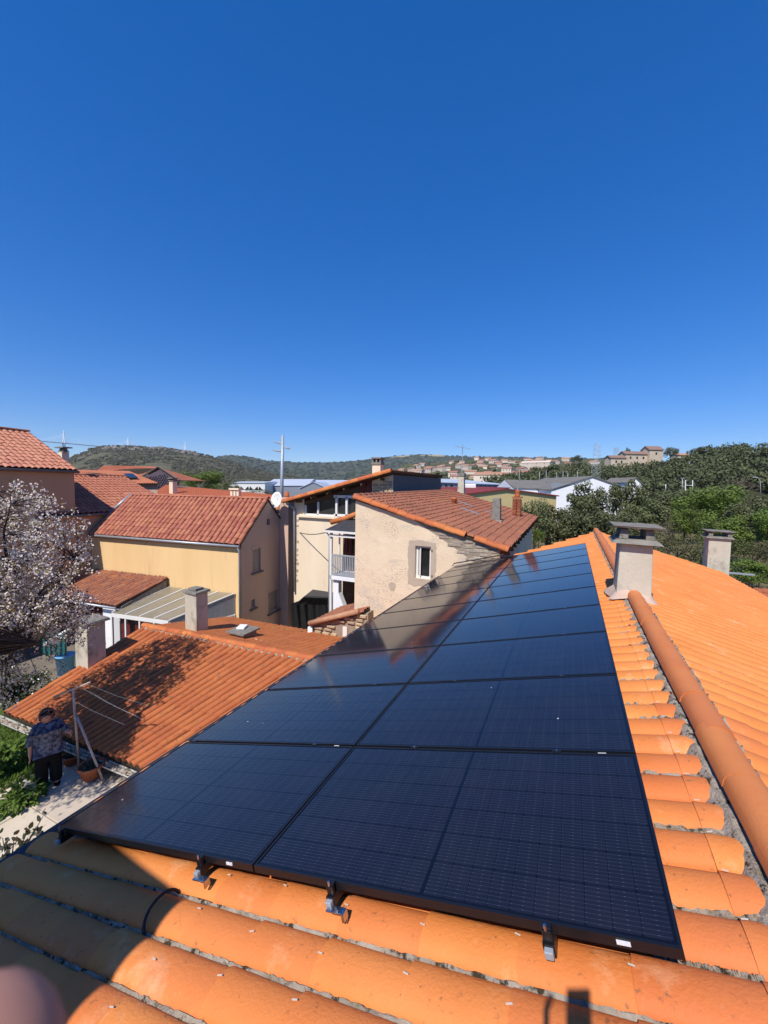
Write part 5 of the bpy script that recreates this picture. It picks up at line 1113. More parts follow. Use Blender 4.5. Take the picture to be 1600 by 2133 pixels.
for k in range(420):      # curly hair: small locks over the skull, leaving the face free
    d = V((rn.gauss(0, 1), rn.gauss(0, 1), rn.gauss(.35, 1))).normalized(); fr = d.dot(hv)
    if fr > .30 and d.dot(hu) < .62: continue
    if d.z < -.45: continue
    p = hc+V((d.x*.098, d.y*.098, d.z*.115)); t = V((rn.gauss(0, 1), rn.gauss(0, 1), rn.gauss(0, 1))).normalized(); t = (t-d*t.dot(d)).normalized(); q.tube([p-t*.02, p+d*.022, p+t*.02-ZV*.01], [.008, .012, .005], 4)
q.build('hair', m_hair, e)
q = MB()
for s in (-1, 1): q.tube([HD(.034*s, .090, .012), HD(.036*s, .106, .010)], [.026, .024], 12)
q.box(HD(0, .104, .018), (.04, .010, .008), X=sdir, Y=hv)
for s in (-1, 1): q.tube([HD(.058*s, .095, .015), HD(.088*s, .0, .012)], .004, 4)
q.build('sunglasses', m_black, e)
q = MB(); q.tube([HD(0, .088, .012), HD(0, .112, -.022), HD(0, .098, -.032)], [.008, .014, .008], 8); q.build('nose', m_skin, e, True)
q = MB(); q.box(HD(0, .093, -.052), (.045, .012, .010), X=sdir, Y=hv); q.build('mouth', mat('lips', (.35, .10, .09)), e)
for s in (-1, 1): q = MB(); q.tube([HD(.082*s, .0, -.02), HD(.09*s, -.005, .02)], [.012, .014], 8); q.build('ear', m_skin, e, True)

# ================================================================== blossoming cherry tree
e = empty('cherry_tree', V((-10.3, 1.5, TERR)), 'cherry tree in white-pink blossom at the edge of the frame', 'tree')
rn = random.Random(42)
cc = atd(20, 1235, 8.1); 
bl = MB(); lf = MB(); tw = MB()
def flower(c):
    s = rn.uniform(.015, .026); n_ = V((rn.gauss(0, 1), rn.gauss(-.3, 1), rn.gauss(.3, 1))).normalized(); u = n_.orthogonal().normalized(); v = n_.cross(u); a0 = rn.uniform(0, 6)
    bl.add([c]+[c+(u*math.cos(a0+m_*1.2566)+v*math.sin(a0+m_*1.2566))*s+n_*s*.35 for m_ in range(5)], [(0, 1, 2), (0, 2, 3), (0, 3, 4), (0, 4, 5), (0, 5, 1)])
def leaf(c):
    d = V((rn.gauss(0, 1), rn.gauss(0, 1), rn.gauss(0, 1))).normalized(); s = d.orthogonal().normalized()*.016; lf.add([c, c+d*.035+s, c+d*.08, c+d*.035-s], [(0, 1, 2, 3)])
hub = V((cc.x-.3, cc.y-.3, cc.z-1.0)); RX, RZ = 1.50, 2.22
limbs = []
for k in range(15):      # limbs fanning out from the fork
    a = k*2.4+rn.uniform(-.3, .3); el_ = rn.uniform(.05, 1.35); d = V((math.cos(a)*math.cos(el_), math.sin(a)*math.cos(el_), math.sin(el_)*1.3)); tip = hub+V((d.x*RX*1.1, d.y*RX*1.1, d.z*RZ*1.15)); mid = lerp(hub, tip, .5)+V((rn.gauss(0, .15), rn.gauss(0, .15), rn.uniform(-.05, .25))); tw.tube([hub, lerp(hub, mid, .5)+V((0, 0, .05)), mid, lerp(mid, tip, .5)+V((rn.gauss(0, .06), rn.gauss(0, .06), .04)), tip], [.05, .04, .03, .018, .008], 6, cap=False); limbs += [lerp(hub, mid, .6), mid, lerp(mid, tip, .5), tip]
tw.tube([V((-10.3, 1.5, TERR-.1)), lerp(V((-10.3, 1.5, TERR)), hub, .5)+V((.05, 0, 0)), hub], [.14, .12, .09], 8)
cc2 = V((-9.35, .25, -.7))
for k in range(1400):     # blossoming sprays, also on the side out of view that shades the terrace
    d = V((rn.gauss(0, 1), rn.gauss(0, 1), rn.gauss(0, 1))).normalized()*(rn.random()**.45); p = cc+V((d.x*RX, d.y*RX, d.z*RZ)) if k % 5 > 1 else cc2+V((d.x*1.15, d.y*1.0, d.z*.9))
    if noise.noise((p.x*.9, p.y*.9, p.z*.9)) < -.20: continue
    q = min(limbs, key=lambda l: (l-p).length_squared); mid = lerp(q, p, .5)+V((rn.gauss(0, .06), rn.gauss(0, .06), rn.uniform(-.02, .1))); tw.tube([q, mid, p], [.012, .008, .004], 4, cap=False)
    end = p+(p-q).normalized()*.14+V((rn.gauss(0, .06), rn.gauss(0, .06), rn.gauss(.03, .06)))
    for j in range(rn.randint(16, 40)):
        t = rn.random(); c = lerp(lerp(mid, p, .4), end, t)+V((rn.gauss(0, .055), rn.gauss(0, .055), rn.gauss(0, .05))); flower(c)
        if rn.random() < .2: leaf(c)
tw.build('twigs', m_bark, e); print('blossoms', len(bl.f)//5)
bl.build('blossom', m_petal, e); lf.build('leaves', m_young, e)
# dark evergreen shrub under it
def shrub(name, c, r3, n, lf_, m, seed, label, cat='shrub'):
    rn = random.Random(seed); e = empty(name, V(c)-V((0, 0, r3[2])), label, cat); b = MB(); c = V(c); cl = [V((rn.gauss(0, .45)*r3[0], rn.gauss(0, .45)*r3[1], rn.gauss(0, .45)*r3[2])) for _ in range(24)]
    for k in range(n):
        p = c+cl[k % 24]+V((rn.gauss(0, .16)*r3[0], rn.gauss(0, .16)*r3[1], rn.gauss(0, .16)*r3[2])); d = V((rn.gauss(0, 1), rn.gauss(0, 1), rn.gauss(.2, .7))).normalized(); s = d.orthogonal().normalized()*lf_*.3
        b.add([p, p+d*lf_*.5+s, p+d*lf_, p+d*lf_*.5-s], [(0, 1, 2, 3)])
    b.build('leaves', m, e); st = MB()
    for q in cl[::3]: st.tube([c-V((0, 0, r3[2])), c+q*.5-V((0, 0, r3[2]*.3)), c+q], [.03, .02, .006], 5)
    st.build('stems', m_bark, e); return e
shrub('evergreen_shrub', atd(30, 1435, 11.6), (.75, .75, .5), 5200, .07, m_camel, 5, 'dark evergreen shrub below the blossom at the outbuilding gutter')
# glossy camellia by the eave
rn = random.Random(19); e = empty('camellia_bush', V((-4.55, .35, TERR)), 'dark glossy leaved branch reaching up beside the eave', 'shrub'); st = MB(); b = MB()
base = atd(20, 1840, 4.3); st.tube([V((base.x, base.y, TERR)), base], [.04, .02], 6)
for (x, y) in ((90, 1700), (75, 1722), (55, 1735), (30, 1745), (100, 1730), (15, 1765), (60, 1765), (5, 1745), (40, 1790), (85, 1755)):
    tp_ = atd(x, y, 4.3+rn.uniform(-.15, .15)); st.tube([base, lerp(base, tp_, .55)+V((0, 0, .04)), tp_], [.012, .007, .003], 5)
    for k in range(26):
        t = rn.uniform(.35, 1.02); p = lerp(base, tp_, t)+V((rn.gauss(0, .03), rn.gauss(0, .03), rn.gauss(0, .03))); d = V((rn.gauss(0, 1), rn.gauss(0, 1), rn.gauss(.3, .6))).normalized(); L = rn.uniform(.05, .085); s = d.orthogonal().normalized()*L*.27
        b.add([p, p+d*L*.35+s, p+d*L*.75+s*.7, p+d*L, p+d*L*.75-s*.7, p+d*L*.35-s], [(0, 1, 2, 3, 4, 5)])
st.build('stems', m_bark, e); b.build('leaves', m_camel, e)
# ================================================================== land behind: hills as solid ground
BASEZ = GROUND-1.3
def mound(name, prof, dr, df, db, m, n=90, rows=14, amp=.02, seed=0., pw=1.3, foot=None):
    """a hill whose crest passes at distance dr; the near foot at df and the far foot at db stand on the plain"""
    xs = [prof[0][0]+(prof[-1][0]-prof[0][0])*i/n for i in range(n+1)]
    def cy(x):
        for (a, b), (c, d) in zip(prof, prof[1:]):
            if a <= x <= c: t = (x-a)/(c-a); return b+(d-b)*t*t*(3-2*t)
        return prof[-1][1]
    mb = MB(); R = 2*rows+1
    grid = []
    for i, x in enumerate(xs):
        top = atd(x, cy(x), dr); col = []
        for k in range(R):
            if k <= rows: t = k/rows; d = lerp(df, dr, t); z = lerp(BASEZ if foot is None else foot, top.z, t**pw*(1-.0)+0)
            else: t = 1-(k-rows)/rows; d = lerp(db, dr, t); z = lerp(BASEZ, top.z, t)
            r = ray(x, 1010); r.z = 0; r = r*(d/ r.length) if False else r*d; p = V((CAM.x+r.x, CAM.y+r.y, z)); hz = (top.z-BASEZ)*amp*4
            edge = min(1, k/3) if k <= rows else 1
            if 0 < k < R-1: p.z += noise.noise((p.x*.012/amp*.02+seed, p.y*.012/amp*.02, seed))*hz*edge*(.35 if k == rows else 1)
            col.append(p)
        grid.append(col)
    vs = [p for c in grid for p in c]
    mb.add(vs, [(i*R+k, (i+1)*R+k, (i+1)*R+k+1, i*R+k+1) for i in range(n) for k in range(R-1)])
    o = mb.build(name, m, None, True); tag(o, kind='structure'); return grid
def leaf_ball(b, c, r3, n, lf, rn, clumps=14):
    cl = []
    for _ in range(clumps):
        d = V((rn.gauss(0, 1), rn.gauss(0, 1), rn.gauss(.25, .8))).normalized(); k = rn.uniform(.45, .95); cl.append(V((d.x*r3[0]*k, d.y*r3[1]*k, d.z*r3[2]*k)))
    for k in range(n):
        o_ = cl[k % clumps]; p = c+o_+V((rn.gauss(0, .2)*r3[0], rn.gauss(0, .2)*r3[1], rn.gauss(0, .16)*r3[2])); d = V((rn.gauss(0, 1), rn.gauss(0, 1), rn.gauss(0, .6))).normalized(); s = d.cross(V((rn.gauss(0, 1), rn.gauss(0, 1), rn.gauss(0, 1)))).normalized()*lf*.45
        b.add([p-d*lf*.5, p+s, p+d*lf*.5, p-s], [(0, 1, 2, 3)])
def blob(b, c, r_, rn, sq=.7):
    vs = [c+V((math.cos(a)*r_*rn.uniform(.7, 1.1), math.sin(a)*r_*rn.uniform(.7, 1.1), rn.uniform(-.2, .25)*r_)) for a in [k*1.047+rn.uniform(-.3, .3) for k in range(6)]]+[c+V((rn.uniform(-.3, .3)*r_, rn.uniform(-.3, .3)*r_, r_*sq*rn.uniform(.8, 1.2)))]
    vs += [lerp(vs[k], vs[6], .5)+(vs[k]-c)*.28+V((0, 0, r_*.2*rn.uniform(.5, 1.5))) for k in range(6)]
    b.add(vs, [(k, (k+1) % 6, 7+(k+1) % 6, 7+k) for k in range(6)]+[(7+k, 7+(k+1) % 6, 6) for k in range(6)])
# far range with the plateau
g1_ = mound('far_hill', [(300, 975), (430, 958), (470, 949), (510, 950), (560, 960), (640, 964), (720, 962), (770, 957), (830, 950), (880, 947), (960, 951), (1060, 952), (1160, 954), (1260, 956), (1400, 965)], 3000, 1300, 4500, m_hillf, 120, 16, .014, 3.1)
g2_ = mound('near_left_hill', [(-60, 985), (60, 975), (140, 960), (165, 947), (200, 935), (232, 929), (280, 931), (330, 934), (390, 940), (430, 949), (470, 961), (520, 976), (580, 990), (680, 1003)], 1500, 650, 2300, m_hill, 120, 18, .016, 7.7, 1.15)
g3_ = mound('town_hill', [(700, 1003), (800, 985), (860, 968), (930, 962), (1010, 958), (1090, 957), (1180, 957), (1260, 955), (1330, 960), (1420, 972)], 950, 330, 1600, m_hill, 90, 18, .014, 1.3, 1.0)
g4_ = mound('wooded_hill', [(1010, 1016), (1060, 1008), (1100, 998), (1160, 988), (1240, 990), (1310, 989), (1390, 979), (1440, 966), (1490, 954), (1545, 948), (1600, 950), (1700, 955), (1800, 970)], 235, 105, 420, m_hillsoil, 70, 14, .02, 2.2, .9)
g5_ = mound('scrub_bank', [(1000, 1140), (1080, 1115), (1180, 1095), (1300, 1080), (1400, 1070), (1500, 1060), (1600, 1050), (1750, 1045), (1900, 1060)], 70, 17, 110, mat('scrub_soil', (.12, .11, .05), (.16, .13, .08), .5, .95, .1, .3, 3, 0, spots=((.10, .16, .03), .35, .55, .1)), 60, 14, .03, 4.4, .62)
rn = random.Random(100)
b = MB()
for k in range(2600):
    i = rn.randint(0, 119); j = rn.randint(3, 16); p = lerp(g1_[i][j], g1_[i+1][j+1], rn.random()); blob(b, p, rn.uniform(7, 15), rn, .55)
tag(b.build('far_hill_woodland', mat('far_wood', (.062, .078, .058), (.045, .06, .045), .02, .95, .05)), 'dark scrub woodland covering the far hills', 'woodland', kind='stuff')
b = MB()
for k in range(4200):
    i = rn.randint(0, 119); j = rn.randint(2, 18); p = lerp(g2_[i][j], g2_[i+1][min(j+1, 18)], rn.random()); q = noise.noise((p.x*.006, p.y*.006, 3))
    if q < -.12 and j < 15: continue
    blob(b, p, rn.uniform(3, 6.5)*(1.3 if j > 15 else 1), rn, .7)
tag(b.build('hill_woodland', mat('hill_wood', (.06, .062, .035), (.085, .075, .05), .03, .95, .05)), 'brown and dark green scrub on the rocky hill', 'woodland', kind='stuff')
b = MB()
for k in range(44):      # cliff band under the crest
    i = 45+int(k*.75); i = min(i, 112); p = lerp(g2_[i][16], g2_[i][17], rn.random()); blob(b, p, rn.uniform(5, 10), rn, 1.1)
tag(b.build('cliff_rocks', m_rock), kind='stuff'); bpy.data.objects['cliff_rocks']['label'] = 'pale limestone cliff band under the hill crest'; bpy.data.objects['cliff_rocks']['category'] = 'cliff'
b = MB()
for (x0, x1) in ((820, 920), (925, 985)):
    for k in range(2): p = [lerp(g1_[0][0], g1_[0][0], 0)]
p0 = [atd(x, y, 2900) for x, y in ((815, 954), (925, 952), (920, 949), (840, 951))]
b.prism([p+V((0, 0, 4)) for p in p0], (0, 0, 3)); tag(b.build('dry_field', m_field), kind='structure')
b = MB(); rnw = random.Random(9)
for k in range(300):
    i = rnw.randint(2, 69); j = rnw.randint(2, 14); p = lerp(g4_[i][j], g4_[i-1][min(j+1, 14)], rnw.random()); r_ = rnw.uniform(3.2, 5.6)
    leaf_ball(b, p+V((0, 0, r_*.6)), (r_, r_, r_*.75), 300, 1.0, rnw, 16)
tag(b.build('hill_oak_woodland', m_wood2), 'dense dark evergreen oak wood covering the hillside', 'woodland', kind='stuff')
b = MB()
for k in range(260):
    i = rnw.randint(4, 88); j = rnw.randint(2, 17); p = lerp(g3_[i][j], g3_[i-1][j+1], rnw.random()); blob(b, p+V((0, 0, 1)), rnw.uniform(3, 7), rnw, .8)
tag(b.build('town_trees', m_wood2), 'dark trees scattered between the hillside houses', 'woodland', kind='stuff')
b = MB()
for k in range(330):
    i = rnw.randint(1, 59); j = rnw.randint(1, 13); p = lerp(g5_[i][j], g5_[i-1][j+1], rnw.random()); r_ = rnw.uniform(.5, 1.3); leaf_ball(b, p+V((0, 0, r_*.5)), (r_, r_, r_*.9), 90, .20, rnw, 8)
tag(b.build('undergrowth', m_shrub), 'olive brown undergrowth on the bank behind the roof', 'undergrowth', kind='stuff')
# ------------------------------------------------------------------ hillside town
hw = {}
def small_house(c, sx, sy, hh, rz, label, group, wm, rm):
    e = empty('hillside_house', c, label, 'house', group)
    X = V((math.cos(rz), math.sin(rz), 0)); Y = V((-X.y, X.x, 0)); rh = sy*.24
    b = MB(); q = [c+X*(sx/2*i)+Y*(sy/2*j) for i, j in ((-1, -1), (1, -1), (1, 1), (-1, 1))]; t = [p+ZV*hh for p in q]; q = [p-ZV*6 for p in q]
    ra, rb = c-X*sx/2+ZV*(hh+rh), c+X*sx/2+ZV*(hh+rh)
    b.add(q+t+[ra, rb], [(0, 1, 5, 4), (2, 3, 7, 6), (1, 2, 6, 9, 5), (3, 0, 4, 8, 7)]); b.build('wall', wm, e)
    b = MB(); o_ = .5
    b.prism([ra-X*o_, rb+X*o_, t[1]+X*o_-Y*o_-ZV*.2, t[0]-X*o_-Y*o_-ZV*.2], (0, 0, .3)); b.prism([ra-X*o_, t[3]-X*o_+Y*o_-ZV*.2, t[2]+X*o_+Y*o_-ZV*.2, rb+X*o_], (0, 0, .3)); b.build('roof', rm, e)
    if hh*F/max((c-CAM).dot(FW), 1) > 6:
        for s in (-.28, .05, .32):
            w_ = MB().box(c+X*sx*s-Y*(sy/2+.03)+ZV*(hh*.62), (1.1, .08, 1.3), X=X, Y=Y); w_.build('window', m_glass, e)
    return e
rn = random.Random(55); sizes = []
labs = 'small pale house with orange tiled roof among the houses of the distant hillside'
for k in range(84):
    x = rn.uniform(838, 1240); t = rn.random(); y = lerp(960, 992, t)-(0 if x > 900 else 4)
    if x < 930 and t > .6: continue
    if x > 1100 and t > .5: continue
    d = lerp(930, 430, t)
    i = max(0, min(89, int((x-700)/(1420-700)*90))); j = max(0, min(17, int((d-330)/(950-330)*18))); p = g3_[i][j].copy(); p = p+V((rn.uniform(-6, 6), rn.uniform(-6, 6), .3))
    small_house(p, rn.uniform(9, 17), rn.uniform(7, 10), rn.uniform(3.2, 6), rn.uniform(-.5, .5)-.3, labs, 'houses on the distant hillside', m_far, m_farroof)
c = atd(1098, 996, 380); small_house(c+V((0, 0, -3)), 15, 12, 7.5, -.9, 'large cream house with brown tiled roof at the edge of the hillside town', 'houses on the distant hillside', m_far, m_farroof)
c = atd(1025, 996, 400); small_house(c+V((0, 0, -3)), 34, 11, 6, -.2, 'long terrace with pink tiled roof at the foot of the hillside town', 'houses on the distant hillside', m_far, m_farroof)
c = atd(1118, 964, 640); small_house(c+V((0, 0, -5)), 45, 12, 5, -.3, 'long pale apartment block near the top of the hillside town', 'houses on the distant hillside', m_far, m_far)
# ------------------------------------------------------------------ old farm with tower on the wooded hill
FD = 245
e = empty('hilltop_farm', atd(1330, 970, FD), 'old stone farmhouse with a square tower on the wooded hilltop', 'farmhouse')
def hb(x0, x1, yb, yt, d, dep, rise, name, rm, wm, gable=False):
    p, q = atd(x0, yb, d), atd(x1, yb, d); zt = atd((x0+x1)/2, yt, d).z; X = (q-p); X.z = 0; L = X.length; X.normalize(); Y = V((-X.y, X.x, 0)); z0 = p.z-6
    A = [V((p.x, p.y, z0)), V((p.x, p.y, z0))+X*L, V((p.x, p.y, z0))+X*L+Y*dep, V((p.x, p.y, z0))+Y*dep]; T = [V((v.x, v.y, zt)) for v in A]
    r0, r1 = (T[0]+T[3])/2+ZV*rise, (T[1]+T[2])/2+ZV*rise
    b = MB(); b.add(A+T+[r0, r1], [(0, 1, 5, 4), (2, 3, 7, 6), (1, 2, 6, 9, 5), (3, 0, 4, 8, 7)]); b.build(name, wm, e)
    b = MB(); o_ = .5; b.prism([r0-X*o_, r1+X*o_, T[1]+X*o_-Y*o_-ZV*.25, T[0]-X*o_-Y*o_-ZV*.25], (0, 0, .35)); b.prism([r0-X*o_, T[3]-X*o_+Y*o_-ZV*.25, T[2]+X*o_+Y*o_-ZV*.25, r1+X*o_], (0, 0, .35)); b.build('roof', rm, e)
    return p, X, Y, zt, L
m_farm = mat('farm_stone', (.58, .48, .36), (.46, .38, .28), .3, .95, .1, 0, 20, 0, spots=((.22, .17, .12), .5, .6, .1))
m_farmr = mat('farm_roof', (.28, .18, .14), (.22, .14, .11), .4, .9, .1)
P1 = hb(1302, 1356, 968, 946, FD, 7, 1.6, 'wall', m_farmr, m_farm); P2 = hb(1352, 1380, 965, 937, FD-2, 8, 2.2, 'tower', m_farmr, m_farm); P3 = hb(1272, 1304, 972, 954, FD-3, 7, 1.4, 'wing', m_farmr, m_farm); hb(1412, 1436, 952, 948, FD+20, 7, 1.2, 'annex', m_farroof, m_farm)
for (pp_, X, Y, zt, L), us in ((P1, (.2, .45, .7, .88)), (P2, (.5,)), (P3, (.35, .7))):
    for u in us: MB().box(V((pp_.x, pp_.y, zt-2.2))+X*L*u-Y*.05, (.9, .12, 1.4), X=X, Y=Y).build('window', m_glass, e)
# ------------------------------------------------------------------ sheds and halls on the flat
def hall(name, label, cor, d, dep, wm, rm, rise=0., cat='building', ridge_along=True):
    (x0, y0b), (x1, y1b), yt0, yt1 = cor; p, q = atd(x0, y0b, d[0]), atd(x1, y1b, d[1]); e = empty(name, p, label, cat)
    X = (q-p); X.z = 0; L = X.length; X.normalize(); Y = V((-X.y, X.x, 0)); z0 = BASEZ; za, zb_ = atd(x0, yt0, d[0]).z, atd(x1, yt1, d[1]).z
    A = [V((p.x, p.y, z0)), V((q.x, q.y, z0)), V((q.x, q.y, z0))+Y*dep, V((p.x, p.y, z0))+Y*dep]; zs = [za, zb_, zb_, za]; T = [V((v.x, v.y, z)) for v, z in zip(A, zs)]
    b = MB()
    if ridge_along:
        r0, r1 = (T[0]+T[3])/2+ZV*rise, (T[1]+T[2])/2+ZV*rise
        b.add(A+T+[r0, r1], [(0, 1, 5, 4), (2, 3, 7, 6), (1, 2, 6, 9, 5), (3, 0, 4, 8, 7)]); b.build('wall', wm, e)
        b = MB(); b.prism([r0, r1, T[1]-Y*.3, T[0]-Y*.3], (0, 0, .15)); b.prism([r0, T[3], T[2], r1], (0, 0, .15)); b.build('roof', rm, e)
    else:       # gable towards the viewer
        f0, f1 = (T[0]+T[1])/2+ZV*rise, (T[2]+T[3])/2+ZV*rise
        b.add(A+T+[f0, f1], [(0, 1, 5, 8, 4), (2, 3, 7, 9, 6), (1, 2, 6, 5), (3, 0, 4, 7)]); b.build('wall', wm, e)
        b = MB(); b.prism([T[0]-Y*.3-X*.3, f0-Y*.3, f1, T[3]-X*.3], (0, 0, .18)); b.prism([f0-Y*.3, T[1]-Y*.3+X*.3, T[2]+X*.3, f1], (0, 0, .18)); b.build('roof', rm, e)
    return e, p, X, Y, L, za, zb_
e, p, X, Y, L, za, zb_ = hall('long_warehouse', 'long grey warehouse with pale metal roof and a row of small windows', ((880, 1030), (1066, 1030), 1004, 1011), (105, 125), 40, m_indw, m_ind, 1.6)
for k in range(16):
    u = .12+.055*k
    if 0.3 < u < .42: continue
    MB().box(p+X*L*u+V((0, 0, lerp(za, zb_, u)-p.z-.7))-Y*.05, (.7, .1, .55), X=X, Y=Y).build('window', m_glass, e)
hall('blue_grey_warehouse', 'wide blue-grey warehouse with shallow metal roofs beyond the mast', ((548, 1030), (640, 1030), 1012, 1012), (150, 150), 30, m_indw, m_ind, 2.6, ridge_along=True)
hall('second_grey_warehouse', 'grey gabled warehouse next to the tilted tile roof', ((625, 1030), (680, 1030), 1018, 1018), (135, 135), 40, m_indw, m_ind, 2.2, ridge_along=False)
hall('third_grey_warehouse', 'long pale roofed warehouse half hidden by the tilted tile roof', ((640, 1030), (800, 1030), 1014, 1014), (150, 165), 40, m_indw, m_ind, 2.6)
e, p, X, Y, L, za, zb_ = hall('white_truss_hall', 'low white hall with dark triangular openings behind the hedge', ((478, 1030), (552, 1030), 1006, 1006), (140, 140), 25, m_white, m_ind, .5)
for k in range(7):
    c = p+X*L*(.1+.13*k)+V((0, 0, za-p.z-1.6))-Y*.06; b = MB(); b.prism([c-X*.8-ZV*.7, c+X*.8-ZV*.7, c+X*(.5 if k % 2 else -.5)+ZV*.6], Y*.05); b.build('opening', m_glass, e)
hall('yellow_hall', 'pale yellow hall with shallow gable in front of the warehouses', ((930, 1075), (1158, 1060), 1036, 1034), (58, 66), 30, m_yel, m_redr, 1.1, ridge_along=False)
e, p, X, Y, L, za, zb_ = hall('red_roof_hall', 'flat dark red roof beside the yellow hall', ((930, 1040), (1060, 1032), 1020, 1017), (72, 88), 12, m_yel, m_redr, .1)
b = MB(); c = atd(978, 1016, 78); b.box(c+V((0, 0, .3)), (2.4, 1.4, .9), rz=.3); b.box(c+V((0, 0, -.4)), (2.2, 1.2, .5)); bevel(b.build('roof_unit', m_white, e), .2, 3)
hall('grey_roofed_villa', 'low white house with grey hipped roof left of the big white barn', ((1068, 1040), (1150, 1036), 1017, 1019), (95, 95), 14, m_whiter, m_fibre, 2.0)
hall('white_barn', 'big white barn with grey fibre cement roof among the trees', ((1146, 1085), (1312, 1085), 1021, 1023), (88, 88), 26, m_whiter, m_fibre, 3.0, ridge_along=False)
b = MB(); p, q = atd(1147, 1022, 87.5), atd(1200, 1022, 87.5); b.prism([atd(1148, 1006, 87.5), atd(1197, 1008, 87.5), atd(1196, 1010, 87.5), atd(1150, 1021, 87.5)], (0, .3, 0))
tag(b.build('barn_parapet', m_indw), 'blue-grey sheet metal screen above the white barn roof', 'screen')
hall('small_white_gable_house', 'small white gabled house behind the tall dark oak', ((1306, 1040), (1336, 1040), 1006, 1010), (110, 110), 12, m_whiter, m_fibre, 1.6, ridge_along=False)
b = MB(); p = atd(1640, 1255, 13.5); 
e = empty('neighbour_shed', p, 'corner of a low red tiled roof beyond the far eave', 'shed')
slope_roof(e, atd(1560, 1262, 13.5), atd(1720, 1285, 13.0), atd(1720, 1245, 15.5), atd(1568, 1228, 15.5), 8, 4, m_tileG)
# ------------------------------------------------------------------ the cable-stayed viaduct on the skyline
e = empty('cable_stayed_viaduct', atd(133, 930, 2800), 'white cable-stayed viaduct with slender pylons far behind the hill', 'bridge')
dk = [atd(20, 911, 2650), atd(80, 918.5, 2720), atd(133, 923, 2800), atd(215, 930.5, 2950), atd(270, 935, 3250), atd(390, 944, 3800)]
MB().tube(dk, 3.2, 6).build('deck', m_viadd, e)
for (x, yt, yd, yb, d) in ((133, 896, 923, 985, 2800), (267, 909, 935, 985, 3250), (386, 919, 944, 985, 3800)):
    t, c, g = atd(x, yt, d), atd(x, yd, d), atd(x, yb, d); b = MB(); b.tube([t, lerp(t, c, .3)], [2.2, 3.6], 6)
    for s in (-1, 1): b.tube([lerp(t, c, .3), c+RT*(s*7)], [3.2, 3.6], 6)
    b.build('pylon', m_viad, e)
    b = MB()
    for s in (-1, 1): b.tube([c+RT*(s*7), g+RT*(s*4)], [4, 5.5], 6)
    b.build('pier', m_viadd, e)
    b = MB(); dd = (dk[3]-dk[1]).normalized()
    for s in (-1, 1):
        for k in range(1, 9): b.tube([lerp(t, c, .1+.3*k/9), c+dd*s*(19*k)*1.0], .22, 3)
    b.build('stays', m_viad, e)
# ------------------------------------------------------------------ pylons, lamps, posts
def lattice(name, label, x, yt, yb, d, w0, w1):
    e = empty(name, atd(x, yb, d), label, 'pylon'); t, g = atd(x, yt, d), atd(x, yb, d); X = RT.copy(); X.z = 0; X.normalize(); Y = V((-X.y, X.x, 0)); H = t.z-g.z; b = MB(); r_ = d*.00016
    cor = lambda k, s: g+ZV*(H*s)+(X*((-1, 1, 1, -1)[k])+Y*((-1, -1, 1, 1)[k]))*lerp(w0, w1, s)
    for k in range(4): b.tube([cor(k, 0), cor(k, 1)], r_*1.4, 4)
    n = 9
    for j in range(n):
        for k in range(4): b.tube([cor(k, j/n), cor((k+1) % 4, (j+1)/n)], r_, 3); b.tube([cor((k+1) % 4, j/n), cor(k, (j+1)/n)], r_, 3)
    for s in (.72, .83, .94): b.tube([g+ZV*(H*s)-X*w0*1.6, g+ZV*(H*s)+X*w0*1.6], r_*1.3, 4)
    b.build('lattice', m_galv, e)
lattice('electricity_pylon', 'grey lattice electricity pylon rising above the hillside wood', 1240, 924, 1012, 175, 1.6, .7)
lattice('distant_pylon', 'small distant lattice pylon beside the hilltop farm', 1283, 932, 955, 420, 2.6, 1.0)
def pole(name, label, cat, pts, r_, m=None): e_ = empty(name, pts[-1], label, cat); MB().tube(pts, r_, 6).build('pole', m or m_galv, e_, True); return e_
e = pole('street_lamp', 'tall curved street lamp on the slope by the edge of the frame', 'street lamp', [atd(1574, 994, 70), atd(1580, 996, 70), atd(1584, 1003, 70), atd(1585, 1036, 70)], .065); MB().box(atd(1573, 994, 70), (.6, .25, .12)).build('lamp_head', m_galv, e)
e = empty('goal_frame', atd(1436, 1028, 85), 'white H-shaped pole frame among the trees', 'frame')
for x, yb in ((1428, 1030), (1443, 1018)): MB().tube([atd(x, 1000, 85), atd(x, yb, 85)], .08, 6).build('pole', m_whiter, e)
MB().tube([atd(1428, 1011, 85), atd(1443, 1011, 85)], .05, 5).build('cross_bar', m_whiter, e)
e = pole('lamp_post', 'straight grey lamp post beside the white H-shaped frame', 'street lamp', [atd(1422, 996, 85), atd(1421, 1028, 85)], .06); MB().box(atd(1422, 996, 85), (.6, .3, .12)).build('lamp_head', m_galv, e)
pole('short_post', 'short pale post under the wooded hill', 'post', [atd(1387, 1009, 85), atd(1387, 1022, 85)], .06, m_whiter)
pole('dark_post', 'thin dark post left of the straight lamp post', 'post', [atd(1414, 994, 90), atd(1414, 1015, 90)], .08, m_black)

